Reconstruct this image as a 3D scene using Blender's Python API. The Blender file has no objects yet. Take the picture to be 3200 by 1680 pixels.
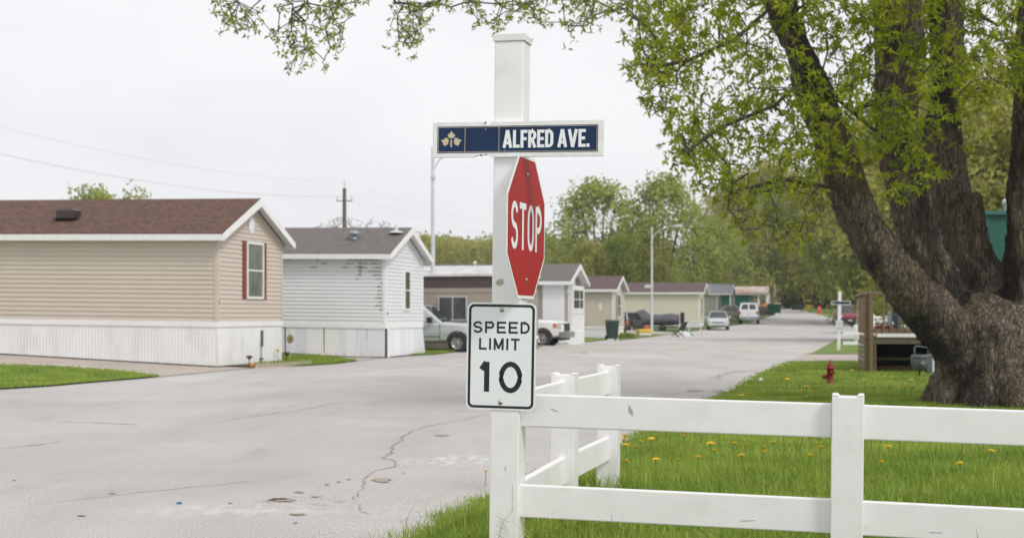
import bpy, bmesh, math, random
import numpy as np
from mathutils import Vector, Matrix, noise
R = math.radians
random.seed(7); rng = np.random.default_rng(7)
S = bpy.context.scene
COL = S.collection

# ------------------------------------------------------------------ camera
F = 4500.0; HZ = 983.0; CH = 1.45          # focal length and horizon in photo pixels, camera height in metres
cd = bpy.data.cameras.new("camera"); cam = bpy.data.objects.new("camera", cd); COL.objects.link(cam)
cd.sensor_width = 36; cd.lens = F / 3200 * 36
cam.location = (0, 0, CH); cam.rotation_euler = (R(90), 0, 0)
cd.shift_y = (HZ - 840) / 3200
cd.clip_start = 0.1; cd.clip_end = 3000
cd.dof.use_dof = True; cd.dof.focus_distance = 6.1; cd.dof.aperture_fstop = 5.6
S.camera = cam
# ------------------------------------------------------------------ sky and sun (overcast)
SUN = Vector((0.62, -0.60, 0.85)).normalized()
w = bpy.data.worlds.new("World"); S.world = w; w.use_nodes = True
nt = w.node_tree; nt.nodes.clear()
out = nt.nodes.new('ShaderNodeOutputWorld'); mx = nt.nodes.new('ShaderNodeMixShader')
sky = nt.nodes.new('ShaderNodeTexSky'); sky.sky_type = 'NISHITA'; sky.sun_disc = False
sky.sun_elevation = math.asin(SUN.z); sky.sun_rotation = math.atan2(SUN.x, SUN.y)
b1 = nt.nodes.new('ShaderNodeBackground'); b1.inputs[1].default_value = 0.08
b2 = nt.nodes.new('ShaderNodeBackground'); b2.inputs[1].default_value = 0.98
tc = nt.nodes.new('ShaderNodeTexCoord'); mp = nt.nodes.new('ShaderNodeMapping'); mp.inputs['Scale'].default_value = (1.5, 1.5, 5)
nz = nt.nodes.new('ShaderNodeTexNoise'); nz.inputs['Scale'].default_value = 2.2; nz.inputs['Detail'].default_value = 6; nz.inputs['Roughness'].default_value = .55
cr = nt.nodes.new('ShaderNodeValToRGB'); cr.color_ramp.elements[0].position = .3; cr.color_ramp.elements[1].position = .62
cr.color_ramp.elements[0].color = (.765, .775, .80, 1); cr.color_ramp.elements[1].color = (.87, .872, .885, 1)
L = nt.links.new
L(tc.outputs['Generated'], mp.inputs[0]); L(mp.outputs[0], nz.inputs[0]); L(nz.outputs[0], cr.inputs[0]); L(cr.outputs[0], b2.inputs[0])
L(sky.outputs[0], b1.inputs[0]); mx.inputs[0].default_value = .96
L(b1.outputs[0], mx.inputs[1]); L(b2.outputs[0], mx.inputs[2]); L(mx.outputs[0], out.inputs[0])
sl = bpy.data.lights.new("sun", 'SUN'); sl.energy = 1.5; sl.angle = R(14); sl.color = (1, .97, .92)
so = bpy.data.objects.new("sun", sl); COL.objects.link(so); so.rotation_euler = (-SUN).to_track_quat('-Z', 'Y').to_euler()
S.view_settings.view_transform = 'Standard'; S.view_settings.look = 'None'; S.view_settings.exposure = 0.22; S.view_settings.gamma = 1

# ------------------------------------------------------------------ helpers
def tag(o, label=None, cat=None, group=None, kind=None):
    if label: o['label'] = label
    if cat: o['category'] = cat
    if group: o['group'] = group
    if kind: o['kind'] = kind
    return o
def empty(name, loc=(0, 0, 0), rz=0, label=None, cat=None, group=None):
    o = bpy.data.objects.new(name, None); COL.objects.link(o); o.empty_display_size = .2
    o.location = loc; o.rotation_euler = (0, 0, rz)
    return tag(o, label, cat, group)
def link(name, me, mats, parent=None):
    o = bpy.data.objects.new(name, me); COL.objects.link(o)
    for m in (mats if isinstance(mats, (list, tuple)) else [mats]): me.materials.append(m)
    if parent: o.parent = parent
    return o
class MB:
    def __init__(s): s.v = []; s.f = []; s.m = []; s.sm = []
    def add(s, vs, fs, mi=0, smooth=False):
        b = len(s.v); s.v += [tuple(p) for p in vs]
        for f in fs: s.f.append(tuple(i + b for i in f)); s.m.append(mi); s.sm.append(smooth)
        return s
    def box(s, x0, x1, y0, y1, z0, z1, mi=0, M=None):
        vs = [Vector((x, y, z)) for z in (z0, z1) for y in (y0, y1) for x in (x0, x1)]
        if M: vs = [M @ p for p in vs]
        return s.add(vs, [(0, 2, 3, 1), (4, 5, 7, 6), (0, 1, 5, 4), (2, 6, 7, 3), (0, 4, 6, 2), (1, 3, 7, 5)], mi)
    def hexa(s, vs, mi=0):       # 4 bottom points (ccw) + 4 top points
        return s.add(vs, [(3, 2, 1, 0), (4, 5, 6, 7), (0, 1, 5, 4), (1, 2, 6, 5), (2, 3, 7, 6), (3, 0, 4, 7)], mi)
    def prism(s, poly, t0, t1, fn, mi=0):   # poly of 2D points, fn(a,b,t)->3D
        n = len(poly)
        vs = [fn(a, b, t0) for a, b in poly] + [fn(a, b, t1) for a, b in poly]
        return s.add(vs, [tuple(range(n)), tuple(range(2 * n - 1, n - 1, -1))] + [(i, i + n, (i + 1) % n + n, (i + 1) % n) for i in range(n)], mi)
    def tube(s, pts, r, n=8, mi=0, caps=True):
        pts = [Vector(p) for p in pts]; rs = r if isinstance(r, (list, tuple)) else [r] * len(pts)
        vs = []; up0 = None
        for i, p in enumerate(pts):
            t = (pts[min(i + 1, len(pts) - 1)] - pts[max(i - 1, 0)]).normalized()
            if up0 is None: up0 = Vector((0, 0, 1)) if abs(t.z) < .9 else Vector((1, 0, 0))
            a = t.cross(up0).normalized(); b = a.cross(t).normalized(); up0 = b
            vs += [p + (a * math.cos(2 * math.pi * k / n) + b * math.sin(2 * math.pi * k / n)) * rs[i] for k in range(n)]
        fs = [(i * n + k, i * n + (k + 1) % n, (i + 1) * n + (k + 1) % n, (i + 1) * n + k) for i in range(len(pts) - 1) for k in range(n)]
        s.add(vs, fs, mi, True)
        if caps: s.add([vs[k] for k in range(n)], [tuple(range(n - 1, -1, -1))], mi); s.add(vs[-n:], [tuple(range(n))], mi)
        return s
    def lathe(s, prof, n=16, M=None, mi=0, smooth=True):  # prof [(r,z)]
        M = M or Matrix(); vs = []
        for r, z in prof: vs += [M @ Vector((r * math.cos(2 * math.pi * k / n), r * math.sin(2 * math.pi * k / n), z)) for k in range(n)]
        return s.add(vs, [(i * n + k, i * n + (k + 1) % n, (i + 1) * n + (k + 1) % n, (i + 1) * n + k) for i in range(len(prof) - 1) for k in range(n)], mi, smooth)
    def quad(s, a, b, c, d, mi=0): return s.add([a, b, c, d], [(0, 1, 2, 3)], mi)
    def ball(s, c, r, n=10, mi=0, sq=1):
        return s.lathe([(max(1e-4, r * math.cos(t)), r * sq * math.sin(t)) for t in [R(-90 + 180 * i / (n // 2 + 1)) for i in range(n // 2 + 2)]], n, Matrix.Translation(c), mi)
    def build(s, name, mats, parent=None, bevel=0, seg=2, shear=None):
        me = bpy.data.meshes.new(name)
        v = [shear(Vector(p)) for p in s.v] if shear else s.v
        me.from_pydata([tuple(p) for p in v], [], s.f)
        me.polygons.foreach_set('material_index', s.m); me.polygons.foreach_set('use_smooth', s.sm); me.update()
        o = link(name, me, mats, parent)
        if bevel:
            b = o.modifiers.new('bevel', 'BEVEL'); b.width = bevel; b.segments = seg; b.limit_method = 'ANGLE'; b.angle_limit = R(35)
        return o
def raw(name, V, Fc, mats, parent=None, smooth=False, mi=None):
    V = np.asarray(V, np.float32); Fc = np.asarray(Fc, np.int32); k = Fc.shape[1]
    me = bpy.data.meshes.new(name); me.vertices.add(len(V)); me.vertices.foreach_set('co', V.ravel())
    me.loops.add(Fc.size); me.loops.foreach_set('vertex_index', Fc.ravel())
    me.polygons.add(len(Fc)); me.polygons.foreach_set('loop_start', np.arange(0, Fc.size, k, dtype=np.int32))
    if mi is not None: me.polygons.foreach_set('material_index', mi)
    if smooth: me.polygons.foreach_set('use_smooth', np.ones(len(Fc), bool))
    me.update(); me.validate()
    return link(name, me, mats, parent)
def copy_tree(o, parent=None):
    c = o.copy(); COL.objects.link(c)
    if parent: c.parent = parent
    for ch in o.children: copy_tree(ch, c)
    return c
def bake(o):      # apply modifiers
    dg = bpy.context.evaluated_depsgraph_get(); me = bpy.data.meshes.new_from_object(o.evaluated_get(dg))
    o.modifiers.clear(); o.data = me; return o

# ------------------------------------------------------------------ materials
def mat(name, c1, c2=None, scale=3.0, rough=.6, bump=0, bscale=40, metal=0, stretch=(1, 1, 1), fine=0, spec=.5, coat=0, detail=5):
    m = bpy.data.materials.new(name); m.use_nodes = True; t = m.node_tree; p = t.nodes['Principled BSDF']; L = t.links.new
    p.inputs['Roughness'].default_value = rough; p.inputs['Metallic'].default_value = metal
    p.inputs['Specular IOR Level'].default_value = spec; p.inputs['Coat Weight'].default_value = coat
    c2 = c2 or tuple(x * .88 for x in c1)
    tc = t.nodes.new('ShaderNodeTexCoord'); mp = t.nodes.new('ShaderNodeMapping'); mp.inputs['Scale'].default_value = stretch
    L(tc.outputs['Object'], mp.inputs[0])
    n = t.nodes.new('ShaderNodeTexNoise'); n.inputs['Scale'].default_value = scale; n.inputs['Detail'].default_value = detail
    n.inputs['Roughness'].default_value = .6
    L(mp.outputs[0], n.inputs[0])
    r = t.nodes.new('ShaderNodeValToRGB'); r.color_ramp.elements[0].position = .35; r.color_ramp.elements[1].position = .65
    r.color_ramp.elements[0].color = (*c2, 1); r.color_ramp.elements[1].color = (*c1, 1)
    L(n.outputs[0], r.inputs[0]); src = r.outputs[0]
    if fine:
        n2 = t.nodes.new('ShaderNodeTexNoise'); n2.inputs['Scale'].default_value = bscale; n2.inputs['Detail'].default_value = 3
        L(mp.outputs[0], n2.inputs[0])
        mr = t.nodes.new('ShaderNodeMapRange'); mr.inputs[1].default_value = .3; mr.inputs[2].default_value = .7
        mr.inputs[3].default_value = 1 - fine; mr.inputs[4].default_value = 1 + fine; L(n2.outputs[0], mr.inputs[0])
        vm = t.nodes.new('ShaderNodeVectorMath'); vm.operation = 'SCALE'; L(src, vm.inputs[0]); L(mr.outputs[0], vm.inputs['Scale']); src = vm.outputs[0]
    L(src, p.inputs['Base Color'])
    if bump:
        n3 = t.nodes.new('ShaderNodeTexNoise'); n3.inputs['Scale'].default_value = bscale; n3.inputs['Detail'].default_value = 4; L(mp.outputs[0], n3.inputs[0])
        bp = t.nodes.new('ShaderNodeBump'); bp.inputs['Strength'].default_value = bump; bp.inputs['Distance'].default_value = .02
        L(n3.outputs[0], bp.inputs['Height']); L(bp.outputs[0], p.inputs['Normal'])
    m['src'] = 1
    return m
def nodes(m): t = m.node_tree; return t, t.nodes['Principled BSDF'], t.links.new
def stain(m, col, scale, stretch, lo, hi, zmask=None, amt=1.0, axis=2):
    """mix a stain colour over the base colour where a stretched noise is high (optionally inside an object-space z band)"""
    t, p, L = nodes(m); old = p.inputs['Base Color'].links[0].from_socket
    tc = t.nodes.new('ShaderNodeTexCoord'); mp = t.nodes.new('ShaderNodeMapping'); mp.inputs['Scale'].default_value = stretch; L(tc.outputs['Object'], mp.inputs[0])
    n = t.nodes.new('ShaderNodeTexNoise'); n.inputs['Scale'].default_value = scale; n.inputs['Detail'].default_value = 6; L(mp.outputs[0], n.inputs[0])
    mr = t.nodes.new('ShaderNodeMapRange'); mr.inputs[1].default_value = lo; mr.inputs[2].default_value = hi; mr.inputs[4].default_value = amt; L(n.outputs[0], mr.inputs[0])
    f = mr.outputs[0]
    if zmask:
        sp = t.nodes.new('ShaderNodeSeparateXYZ'); L(tc.outputs['Object'], sp.inputs[0])
        m2 = t.nodes.new('ShaderNodeMapRange'); m2.inputs[1].default_value = zmask[0]; m2.inputs[2].default_value = zmask[1]; L(sp.outputs[axis], m2.inputs[0])
        mu = t.nodes.new('ShaderNodeMath'); mu.operation = 'MULTIPLY'; L(f, mu.inputs[0]); L(m2.outputs[0], mu.inputs[1]); f = mu.outputs[0]
    mixn = t.nodes.new('ShaderNodeMix'); mixn.data_type = 'RGBA'; L(f, mixn.inputs['Factor']); L(old, mixn.inputs[6]); mixn.inputs[7].default_value = (*col, 1)
    L(mixn.outputs[2], p.inputs['Base Color']); return m
def leafmat(name, ca, cb, trans=.45, rough=.55, nsc=.6):
    m = bpy.data.materials.new(name); m.use_nodes = True; t = m.node_tree; t.nodes.clear(); L = t.links.new
    o = t.nodes.new('ShaderNodeOutputMaterial'); g = t.nodes.new('ShaderNodeNewGeometry'); r = t.nodes.new('ShaderNodeValToRGB')
    r.color_ramp.elements[0].color = (*ca, 1); r.color_ramp.elements[1].color = (*cb, 1); 
    tc = t.nodes.new('ShaderNodeTexCoord'); n = t.nodes.new('ShaderNodeTexNoise'); n.inputs['Scale'].default_value = nsc; n.inputs['Detail'].default_value = 2; L(tc.outputs['Object'], n.inputs[0])
    m1 = t.nodes.new('ShaderNodeMapRange'); m1.inputs[1].default_value = .32; m1.inputs[2].default_value = .68; L(n.outputs[0], m1.inputs[0])
    ad = t.nodes.new('ShaderNodeMix'); ad.inputs[0].default_value = .55; L(g.outputs['Random Per Island'], ad.inputs[2]); L(m1.outputs[0], ad.inputs[3]); L(ad.outputs[0], r.inputs[0])
    p = t.nodes.new('ShaderNodeBsdfPrincipled'); p.inputs['Roughness'].default_value = rough; p.inputs['Specular IOR Level'].default_value = .3
    tr = t.nodes.new('ShaderNodeBsdfTranslucent'); mx = t.nodes.new('ShaderNodeMixShader'); mx.inputs[0].default_value = trans
    L(r.outputs[0], p.inputs['Base Color'])
    hs = t.nodes.new('ShaderNodeHueSaturation'); hs.inputs['Value'].default_value = 1.5; hs.inputs['Hue'].default_value = .485; L(r.outputs[0], hs.inputs['Color']); L(hs.outputs[0], tr.inputs[0])
    L(p.outputs[0], mx.inputs[1]); L(tr.outputs[0], mx.inputs[2]); L(mx.outputs[0], o.inputs[0]); return m
def flat(name, c, rough=.5, metal=0, **k): return mat(name, c, tuple(x * .93 for x in c), 8, rough, metal=metal, **k)

M = {}
M['vinyl'] = stain(mat('white_vinyl', (.885, .87, .885), (.84, .825, .835), 6, .38, bump=.03, bscale=9), (.50, .47, .40), 7, (1, 1, 1), .60, .80, amt=.22)
M['vinylp'] = stain(stain(mat('white_vinyl_post', (.885, .87, .885), (.84, .825, .835), 6, .38, bump=.03, bscale=9), (.50, .47, .40), 7, (1, 1, 1), .58, .8, amt=.3), (.33, .33, .22), 9, (1, 1, .35), .38, .72, (.42, .02), .5)
M['cap'] = flat('cap_white', (.80, .80, .79), .35)
M['signwhite'] = mat('sign_white', (.85, .87, .90), (.82, .845, .88), 5, .42)
M['rail_white'] = M['vinyl']
M['black'] = flat('sign_black', (.012, .012, .014), .4)
M['red'] = mat('sign_red', (.43, .007, .006), (.37, .006, .005), 3, .42, spec=.22)
M['navy'] = mat('sign_navy', (.010, .032, .10), (.008, .026, .075), 7, .5, spec=.3)
M['gold'] = flat('sign_gold', (.62, .53, .36), .5)
M['board'] = mat('board_white', (.87, .87, .88), (.78, .78, .79), 14, .6, bump=.15, bscale=50)
M['bolt'] = flat('bolt_metal', (.45, .43, .40), .35, .9)
M['alu'] = mat('aluminium_pole', (.66, .68, .70), (.56, .58, .60), 4, .5, metal=.1)
M['glass'] = mat('window_glass', (.09, .10, .10), (.16, .17, .16), 1.5, .08, spec=.8)
M['screen'] = mat('dark_window', (.06, .06, .065), (.11, .11, .115), 2, .3)
M['carglass'] = mat('car_glass', (.025, .035, .035), (.045, .055, .055), 1.5, .06, spec=.9)
M['tyre'] = flat('tyre_rubber', (.03, .028, .026), .8)
M['rim'] = flat('rim_metal', (.42, .42, .42), .35, .7)
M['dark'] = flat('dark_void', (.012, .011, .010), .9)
M['trimw'] = mat('white_trim', (.86, .86, .86), (.80, .80, .80), 3, .5)
M['road'] = mat('asphalt', (.50, .472, .452), (.43, .405, .388), .35, .9, bump=.35, bscale=62, fine=.38, detail=8)
stain(M['road'], (.34, .315, .29), 1.6, (1, .35, 1), .58, .74, amt=.5)
stain(M['road'], (.60, .575, .56), .22, (1, .5, 1), .5, .68, amt=.55)
stain(M['road'], (.25, .22, .20), 26, (1, 1, 1), .70, .74, amt=.7)
stain(M['road'], (.385, .36, .342), 1.0, (1, .13, 1), .50, .72, amt=.5)
def patch(m, col, x, y, rx, ry, scale, lo, hi, amt):    # worn or dirty patch with its own place on the ground
    stain(m, col, scale, (1, .5, 1), lo, hi, amt=amt); t, p, L = nodes(m); mixn = p.inputs['Base Color'].links[0].from_node; f = mixn.inputs['Factor'].links[0].from_socket
    tc = t.nodes.new('ShaderNodeTexCoord'); mp = t.nodes.new('ShaderNodeMapping'); mp.inputs['Location'].default_value = (-x / rx, -y / ry, 0); mp.inputs['Scale'].default_value = (1 / rx, 1 / ry, 0)
    ln = t.nodes.new('ShaderNodeVectorMath'); ln.operation = 'LENGTH'; mr = t.nodes.new('ShaderNodeMapRange'); mr.inputs[1].default_value = 1; mr.inputs[2].default_value = .3; mu = t.nodes.new('ShaderNodeMath'); mu.operation = 'MULTIPLY'
    L(tc.outputs['Object'], mp.inputs[0]); L(mp.outputs[0], ln.inputs[0]); L(ln.outputs['Value'], mr.inputs[0]); L(mr.outputs[0], mu.inputs[0]); L(f, mu.inputs[1]); L(mu.outputs[0], mixn.inputs['Factor'])
patch(M['road'], (.66, .66, .61), -.5, 14.4, .75, .75, 9, .42, .6, .75); patch(M['road'], (.62, .61, .585), -2.1, 10.7, 1.1, .45, 8, .42, .62, .6)
patch(M['road'], (.30, .26, .225), -1.55, 11.2, .6, .5, 11, .5, .62, .7); patch(M['road'], (.36, .33, .30), 2.0, 24, 3.5, 6, 3, .52, .62, .6)
M['crack'] = mat('crack_dark', (.24, .22, .21), (.36, .335, .32), 30, .95)
M['mud'] = mat('dried_mud', (.33, .26, .20), (.43, .37, .32), 30, .95, bump=.4, bscale=80)
M['chalk'] = mat('pale_scuff', (.57, .55, .53), (.52, .495, .475), 9, .95, stretch=(1, 3, 1))
M['yellow'] = mat('worn_yellow', (.62, .47, .26), (.50, .455, .41), 1.2, .9, detail=9)
M['conc'] = mat('concrete', (.50, .435, .385), (.40, .345, .30), .8, .9, bump=.2, bscale=90, fine=.07)
stain(M['conc'], (.30, .25, .21), 1.3, (1, 1, 1), .58, .75, amt=.5)
M['soil'] = mat('soil', (.16, .12, .085), (.10, .075, .055), 6, .95, bump=.5, bscale=60)
M['lawn'] = mat('lawn_base', (.19, .26, .05), (.11, .18, .03), .9, .95, bump=.6, bscale=120, fine=.3)
stain(M['lawn'], (.17, .235, .055), .5, (1, 1, 1), .52, .7, amt=.5)
M['grassfar'] = mat('rough_grass', (.10, .15, .035), (.06, .10, .025), .15, .95, bump=.5, bscale=12, fine=.2)
M['blade'] = leafmat('grass_blade', (.10, .19, .018), (.40, .50, .09), .3, nsc=1.1)
M['leaf'] = leafmat('maple_leaf', (.07, .125, .008), (.40, .46, .026), .5, nsc=1.6)
M['leaf2'] = leafmat('bud_leaf', (.16, .20, .03), (.30, .33, .05), .5)
M['lf_a'] = leafmat('leaf_fresh', (.17, .225, .04), (.47, .53, .12), .4, nsc=.5)
M['lf_b'] = leafmat('leaf_olive', (.19, .20, .05), (.50, .50, .13), .4, nsc=.5)
M['lf_c'] = leafmat('leaf_dark', (.10, .155, .025), (.30, .36, .07), .35)
M['lf_bare'] = leafmat('leaf_bud_brown', (.22, .19, .12), (.33, .32, .16), .3)
M['twig'] = flat('twig_bark', (.07, .058, .048), .9)
M['twigg'] = flat('grey_bark', (.16, .14, .12), .9)
bk = mat('bark', (.27, .215, .165), (.085, .064, .047), 5, .95, stretch=(3.2, 3.2, .7), detail=8)
M['bark'] = bk
stain(bk, (.10, .075, .02), 1.4, (1, 1, .6), .52, .68, amt=.55)
stain(bk, (.020, .016, .013), 1.3, (1, 1, .45), .50, .60, amt=.85)
stain(bk, (.22, .24, .21), 5, (1, 1, 1), .66, .72, amt=.8)
t, p, L = nodes(bk)
tc = t.nodes.new('ShaderNodeTexCoord'); mp = t.nodes.new('ShaderNodeMapping'); mp.inputs['Scale'].default_value = (1, 1, .15); L(tc.outputs['Object'], mp.inputs[0])
n0 = t.nodes.new('ShaderNodeTexNoise'); n0.inputs['Scale'].default_value = 2.5; L(mp.outputs[0], n0.inputs[0])
mxv = t.nodes.new('ShaderNodeMix'); mxv.data_type = 'VECTOR'; mxv.inputs[0].default_value = .20; L(mp.outputs[0], mxv.inputs[4]); L(n0.outputs[1], mxv.inputs[5])
vo = t.nodes.new('ShaderNodeTexVoronoi'); vo.feature = 'DISTANCE_TO_EDGE'; vo.inputs['Scale'].default_value = 34; L(mxv.outputs[1], vo.inputs[0])
mr = t.nodes.new('ShaderNodeMapRange'); mr.inputs[2].default_value = .16; L(vo.outputs[0], mr.inputs[0])
bp = t.nodes.new('ShaderNodeBump'); bp.inputs['Strength'].default_value = 1; bp.inputs['Distance'].default_value = .05; L(mr.outputs[0], bp.inputs['Height']); L(bp.outputs[0], p.inputs['Normal'])
def siding(name, c, s=.9): return mat(name, c, tuple(x * s for x in c), 1.2, .55, stretch=(1, 1, .5))
def shingle(name, ca, cb, cc):
    m = mat(name, ca, cb, 6, .95, bump=.5, bscale=60, stretch=(3.2, 1, 3.2), detail=3, fine=.16)
    return stain(m, cc, 5, (3, .9, 3), .52, .60, amt=.7)
M['wood'] = mat('deck_wood', (.27, .185, .115), (.14, .10, .065), 5, .85, stretch=(1, 1, 8), bump=.3, bscale=30)
M['wood2'] = mat('deck_board', (.28, .24, .17), (.18, .15, .105), 4, .85, stretch=(1, 8, 8), bump=.2, bscale=30)

# ------------------------------------------------------------------ terrain
XL = np.array([(-8, -20.5), (28.1, -10), (33.5, -8.3), (42.1, -5.9), (55.8, -2.3), (70.9, 2.2), (92, 7.3), (108.7, 12.1), (123, 16.4), (145, 24.0), (185, 34), (235, 43.5)])
XR = np.array([(-8, -3.3), (4, -2.15), (6, -1.55), (8.6, -.86), (11.1, -.17), (12.3, .16), (15.7, 1.19), (25.4, 3.7), (35.3, 6.1), (44.4, 8.6), (54, 11.3), (81, 18.3), (98, 24), (150, 34.5), (170, 37.5), (235, 46.5)])
def xl(y): return float(np.interp(y, XL[:, 0], XL[:, 1]))
def xr(y): return float(np.interp(y, XR[:, 0], XR[:, 1]))
def sst(a, b, x): t = min(1, max(0, (x - a) / (b - a))); return t * t * (3 - 2 * t)
def T(x, y):
    z = .021 * 4 * math.log1p(math.exp(min(40, (y - 118) / 4))) if y < 240 else .021 * 122 + .03 * (y - 240)
    if y < 110: z += .045 * min(7, max(0, xl(y) - x - 1.0))
    elif y < 140: z += .045 * min(7, max(0, xl(y) - x - 1.0)) * (140 - y) / 30
    z += .33 * sst(0, 1.2, x - xr(y)) * (1 - sst(9.5, 22, y))
    return z
def G(u, v, off=0):         # ground point seen at a photo pixel (used to measure the traced outlines)
    z = 0
    for _ in range(6):
        y = min(300, F * (CH - z) / max(4, v - HZ)); x = (u - 1600) * y / F; z = T(x, y)
    return Vector((x, y, z + off))
def W(u, v, y): return Vector(((u - 1600) * y / F, y, CH + (HZ - v) * y / F))
def gz(x, y, off=0): return Vector((x, y, T(x, y) + off))

def grid_sheet(name, xs_fn, ys, nx, off, m):
    V = []; Fq = []
    for y in ys:
        a, b = xs_fn(y)
        for i in range(nx + 1):
            x = a + (b - a) * i / nx; V.append((x, y, T(x, y) + off))
    for j in range(len(ys) - 1):
        for i in range(nx): q = j * (nx + 1) + i; Fq.append((q, q + 1, q + nx + 2, q + nx + 1))
    o = raw(name, V, Fq, m, smooth=True); return tag(o, kind='structure')
def poly_sheet(name, pts, off, m, maxe=1.5, kind='structure'):
    bm = bmesh.new(); vs = [bm.verts.new((p[0], p[1], 0)) for p in pts]; bm.faces.new(vs)
    for _ in range(6):
        bmesh.ops.triangulate(bm, faces=bm.faces[:])
        es = [e for e in bm.edges if e.calc_length() > maxe]
        if not es: break
        bmesh.ops.subdivide_edges(bm, edges=es, cuts=1)
    bmesh.ops.triangulate(bm, faces=bm.faces[:])
    for v in bm.verts: v.co.z = T(v.co.x, v.co.y) + off
    bmesh.ops.recalc_face_normals(bm, faces=bm.faces[:])
    if sum(f.normal.z for f in bm.faces) < 0: bmesh.ops.reverse_faces(bm, faces=bm.faces[:])
    me = bpy.data.meshes.new(name); bm.to_mesh(me); bm.free(); o = link(name, me, m)
    return tag(o, kind=kind) if kind else o
def inside(P, poly):
    P = np.asarray(P); x, y = P[:, 0], P[:, 1]; c = np.zeros(len(P), bool); n = len(poly)
    for i in range(n):
        x1, y1 = poly[i][:2]; x2, y2 = poly[(i + 1) % n][:2]
        if y1 == y2: continue
        c ^= ((y1 > y) != (y2 > y)) & (x < (x2 - x1) * (y - y1) / (y2 - y1) + x1)
    return c

ys = list(np.arange(-8, 60, 1.0)) + list(np.arange(60, 240, 3.0)) + list(np.arange(240, 1500, 30.0))
grid_sheet('ground', lambda y: (-90 - y * .5, 90 + y * .6), ys, 150, -.07, M['grassfar'])
ys = list(np.arange(-8, 60, .8)) + list(np.arange(60, 236, 2.0))
grid_sheet('road', lambda y: (xl(y) - .3, xr(y) + .3), ys, 14, 0, M['road'])
# right lawn: raised slightly over the asphalt, ragged edge
rag = lambda y: .12 * noise.noise(Vector((y * 1.3, 0, 3))) + .05 * noise.noise(Vector((y * 6, 0, 1)))
grid_sheet('lawn', lambda y: (xr(y) + rag(y), xr(y) + 30), list(np.arange(-8, 45.2, .4)), 60, .025, M['lawn'])
# ------------------------------------------------------------------ other ground pieces
walk = [G(2450, 1126), G(2520, 1122.5), (22, 45.5), (22, 51.2), G(2530, 1108)]
lawnB = [G(2535, 1107), (26, 52.2), (30, 60), (33, 80), (26, 84), (18.6, 81.5), (11.4, 54.2)]
poly_sheet('side_path', [(8.4, 43.9), (24, 44.6), (24, 51.9), (10.6, 52)], .034, M['conc'])
poly_sheet('lawn', [(10.5, 51.8), (30, 51.8), (36, 82), (18.5, 82), (11.3, 54)], .05, M['lawn'], 2.5)
poly_sheet('side_road', [(17, 83), (90, 96), (90, 128), (24, 122)], .012, M['road'], 3)
poly_sheet('verge', [(35, 128), (60, 128), (70, 235), (47, 235), (34.7, 150)], .03, M['lawn'], 5)
patchA = [(-13.8, 17), G(0, 1217), G(160, 1207), G(330, 1192), G(430, 1184), G(500, 1177), G(431, 1169), G(350, 1158), G(175, 1137), G(0, 1130), (-30, 39), (-34, 20)]
patchB = [G(879, 1106), G(1000, 1112), G(1060, 1119), G(1115, 1129), G(1040, 1137), G(967, 1142), G(880, 1146), G(780, 1149.5), G(800, 1135)]
patchC = [G(1222, 1112.5), G(1290, 1093), G(1400, 1094), G(1440, 1097.5), G(1370, 1107), G(1290, 1111)]
patchD = [G(1640, 1088), G(1700, 1079), G(1722, 1077), G(1705, 1083)]
patchE = [G(1772, 1075), G(1815, 1058), G(1890, 1056), G(1892, 1062), G(1830, 1069)]
patchF = [G(1934, 1063), G(1950, 1045), G(2010, 1038), G(2080, 1035), G(2170, 1032), G(2110, 1042), G(2010, 1055)]
driveA = [G(500, 1177), G(431, 1169), G(350, 1158), G(175, 1137), G(0, 1130), (-32, 39), (-32, 47), (-8, 43), (-6.9, 39.9), G(700, 1158)]
driveB = [G(1115, 1129), G(1060, 1119), G(1000, 1112), G(879, 1106), (-14, 46), (-14, 53), (-3.8, 50), G(1230, 1112)]
poly_sheet('driveway', driveA, .012, M['conc']); poly_sheet('driveway', driveB, .012, M['conc'])
poly_sheet('driveway', [(-2.4, 55.3), (-1.2, 58), (-14, 62), (-14, 58.5)], .012, M['conc'])
poly_sheet('driveway', [(10.5, 104), (13.3, 113), (7, 124), (4, 122), (6, 108)], .012, M['conc'], 4)
PATCH = [patchA, patchB, patchC, patchD, patchE, patchF]
for pp in PATCH: poly_sheet('lawn', pp, .035, M['lawn'], 1.2)
poly_sheet('flower_bed', [G(800, 1148), G(700, 1147), G(760, 1140), G(878, 1130), G(965, 1139)], .05, M['soil'], 1)

# cracks, mud, scuffs, painted hump
def ribbon(mb, pts, wd, jag=.05, off=.005):
    P = []
    for i in range(len(pts) - 1):
        a, b = pts[i], pts[i + 1]; n = max(2, int((b - a).length / .12))
        for k in range(n):
            p = a.lerp(b, k / n); P.append(Vector((p.x + random.uniform(-jag, jag), p.y + random.uniform(-jag, jag), 0)))
    P.append(pts[-1]); n = len(P)
    L_, R_ = [], []
    for i, p in enumerate(P):
        d = (P[min(i + 1, n - 1)] - P[max(i - 1, 0)]); d.z = 0; d = d.normalized() if d.length > 0 else Vector((1, 0, 0))
        wv = wd * random.uniform(.35, 1.2) * (.3 + .7 * math.sin(math.pi * min(1, max(.05, i / n)))) / 2
        s = Vector((-d.y, d.x, 0)) * wv
        for arr, q in ((L_, p + s), (R_, p - s)): q.z = T(q.x, q.y) + off; arr.append(q)
    for i in range(n - 1): mb.quad(R_[i], R_[i + 1], L_[i + 1], L_[i])
def trace(L_): return [G(u, v) for u, v in L_]
mb = MB()
ribbon(mb, trace([(1525, 1292), (1450, 1312), (1330, 1332), (1290, 1346), (1258, 1362), (1252, 1380), (1228, 1395), (1222, 1415), (1200, 1430), (1235, 1442), (1228, 1458), (1180, 1470), (1150, 1488), (1130, 1530), (1105, 1560)]), .022, .025)
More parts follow.
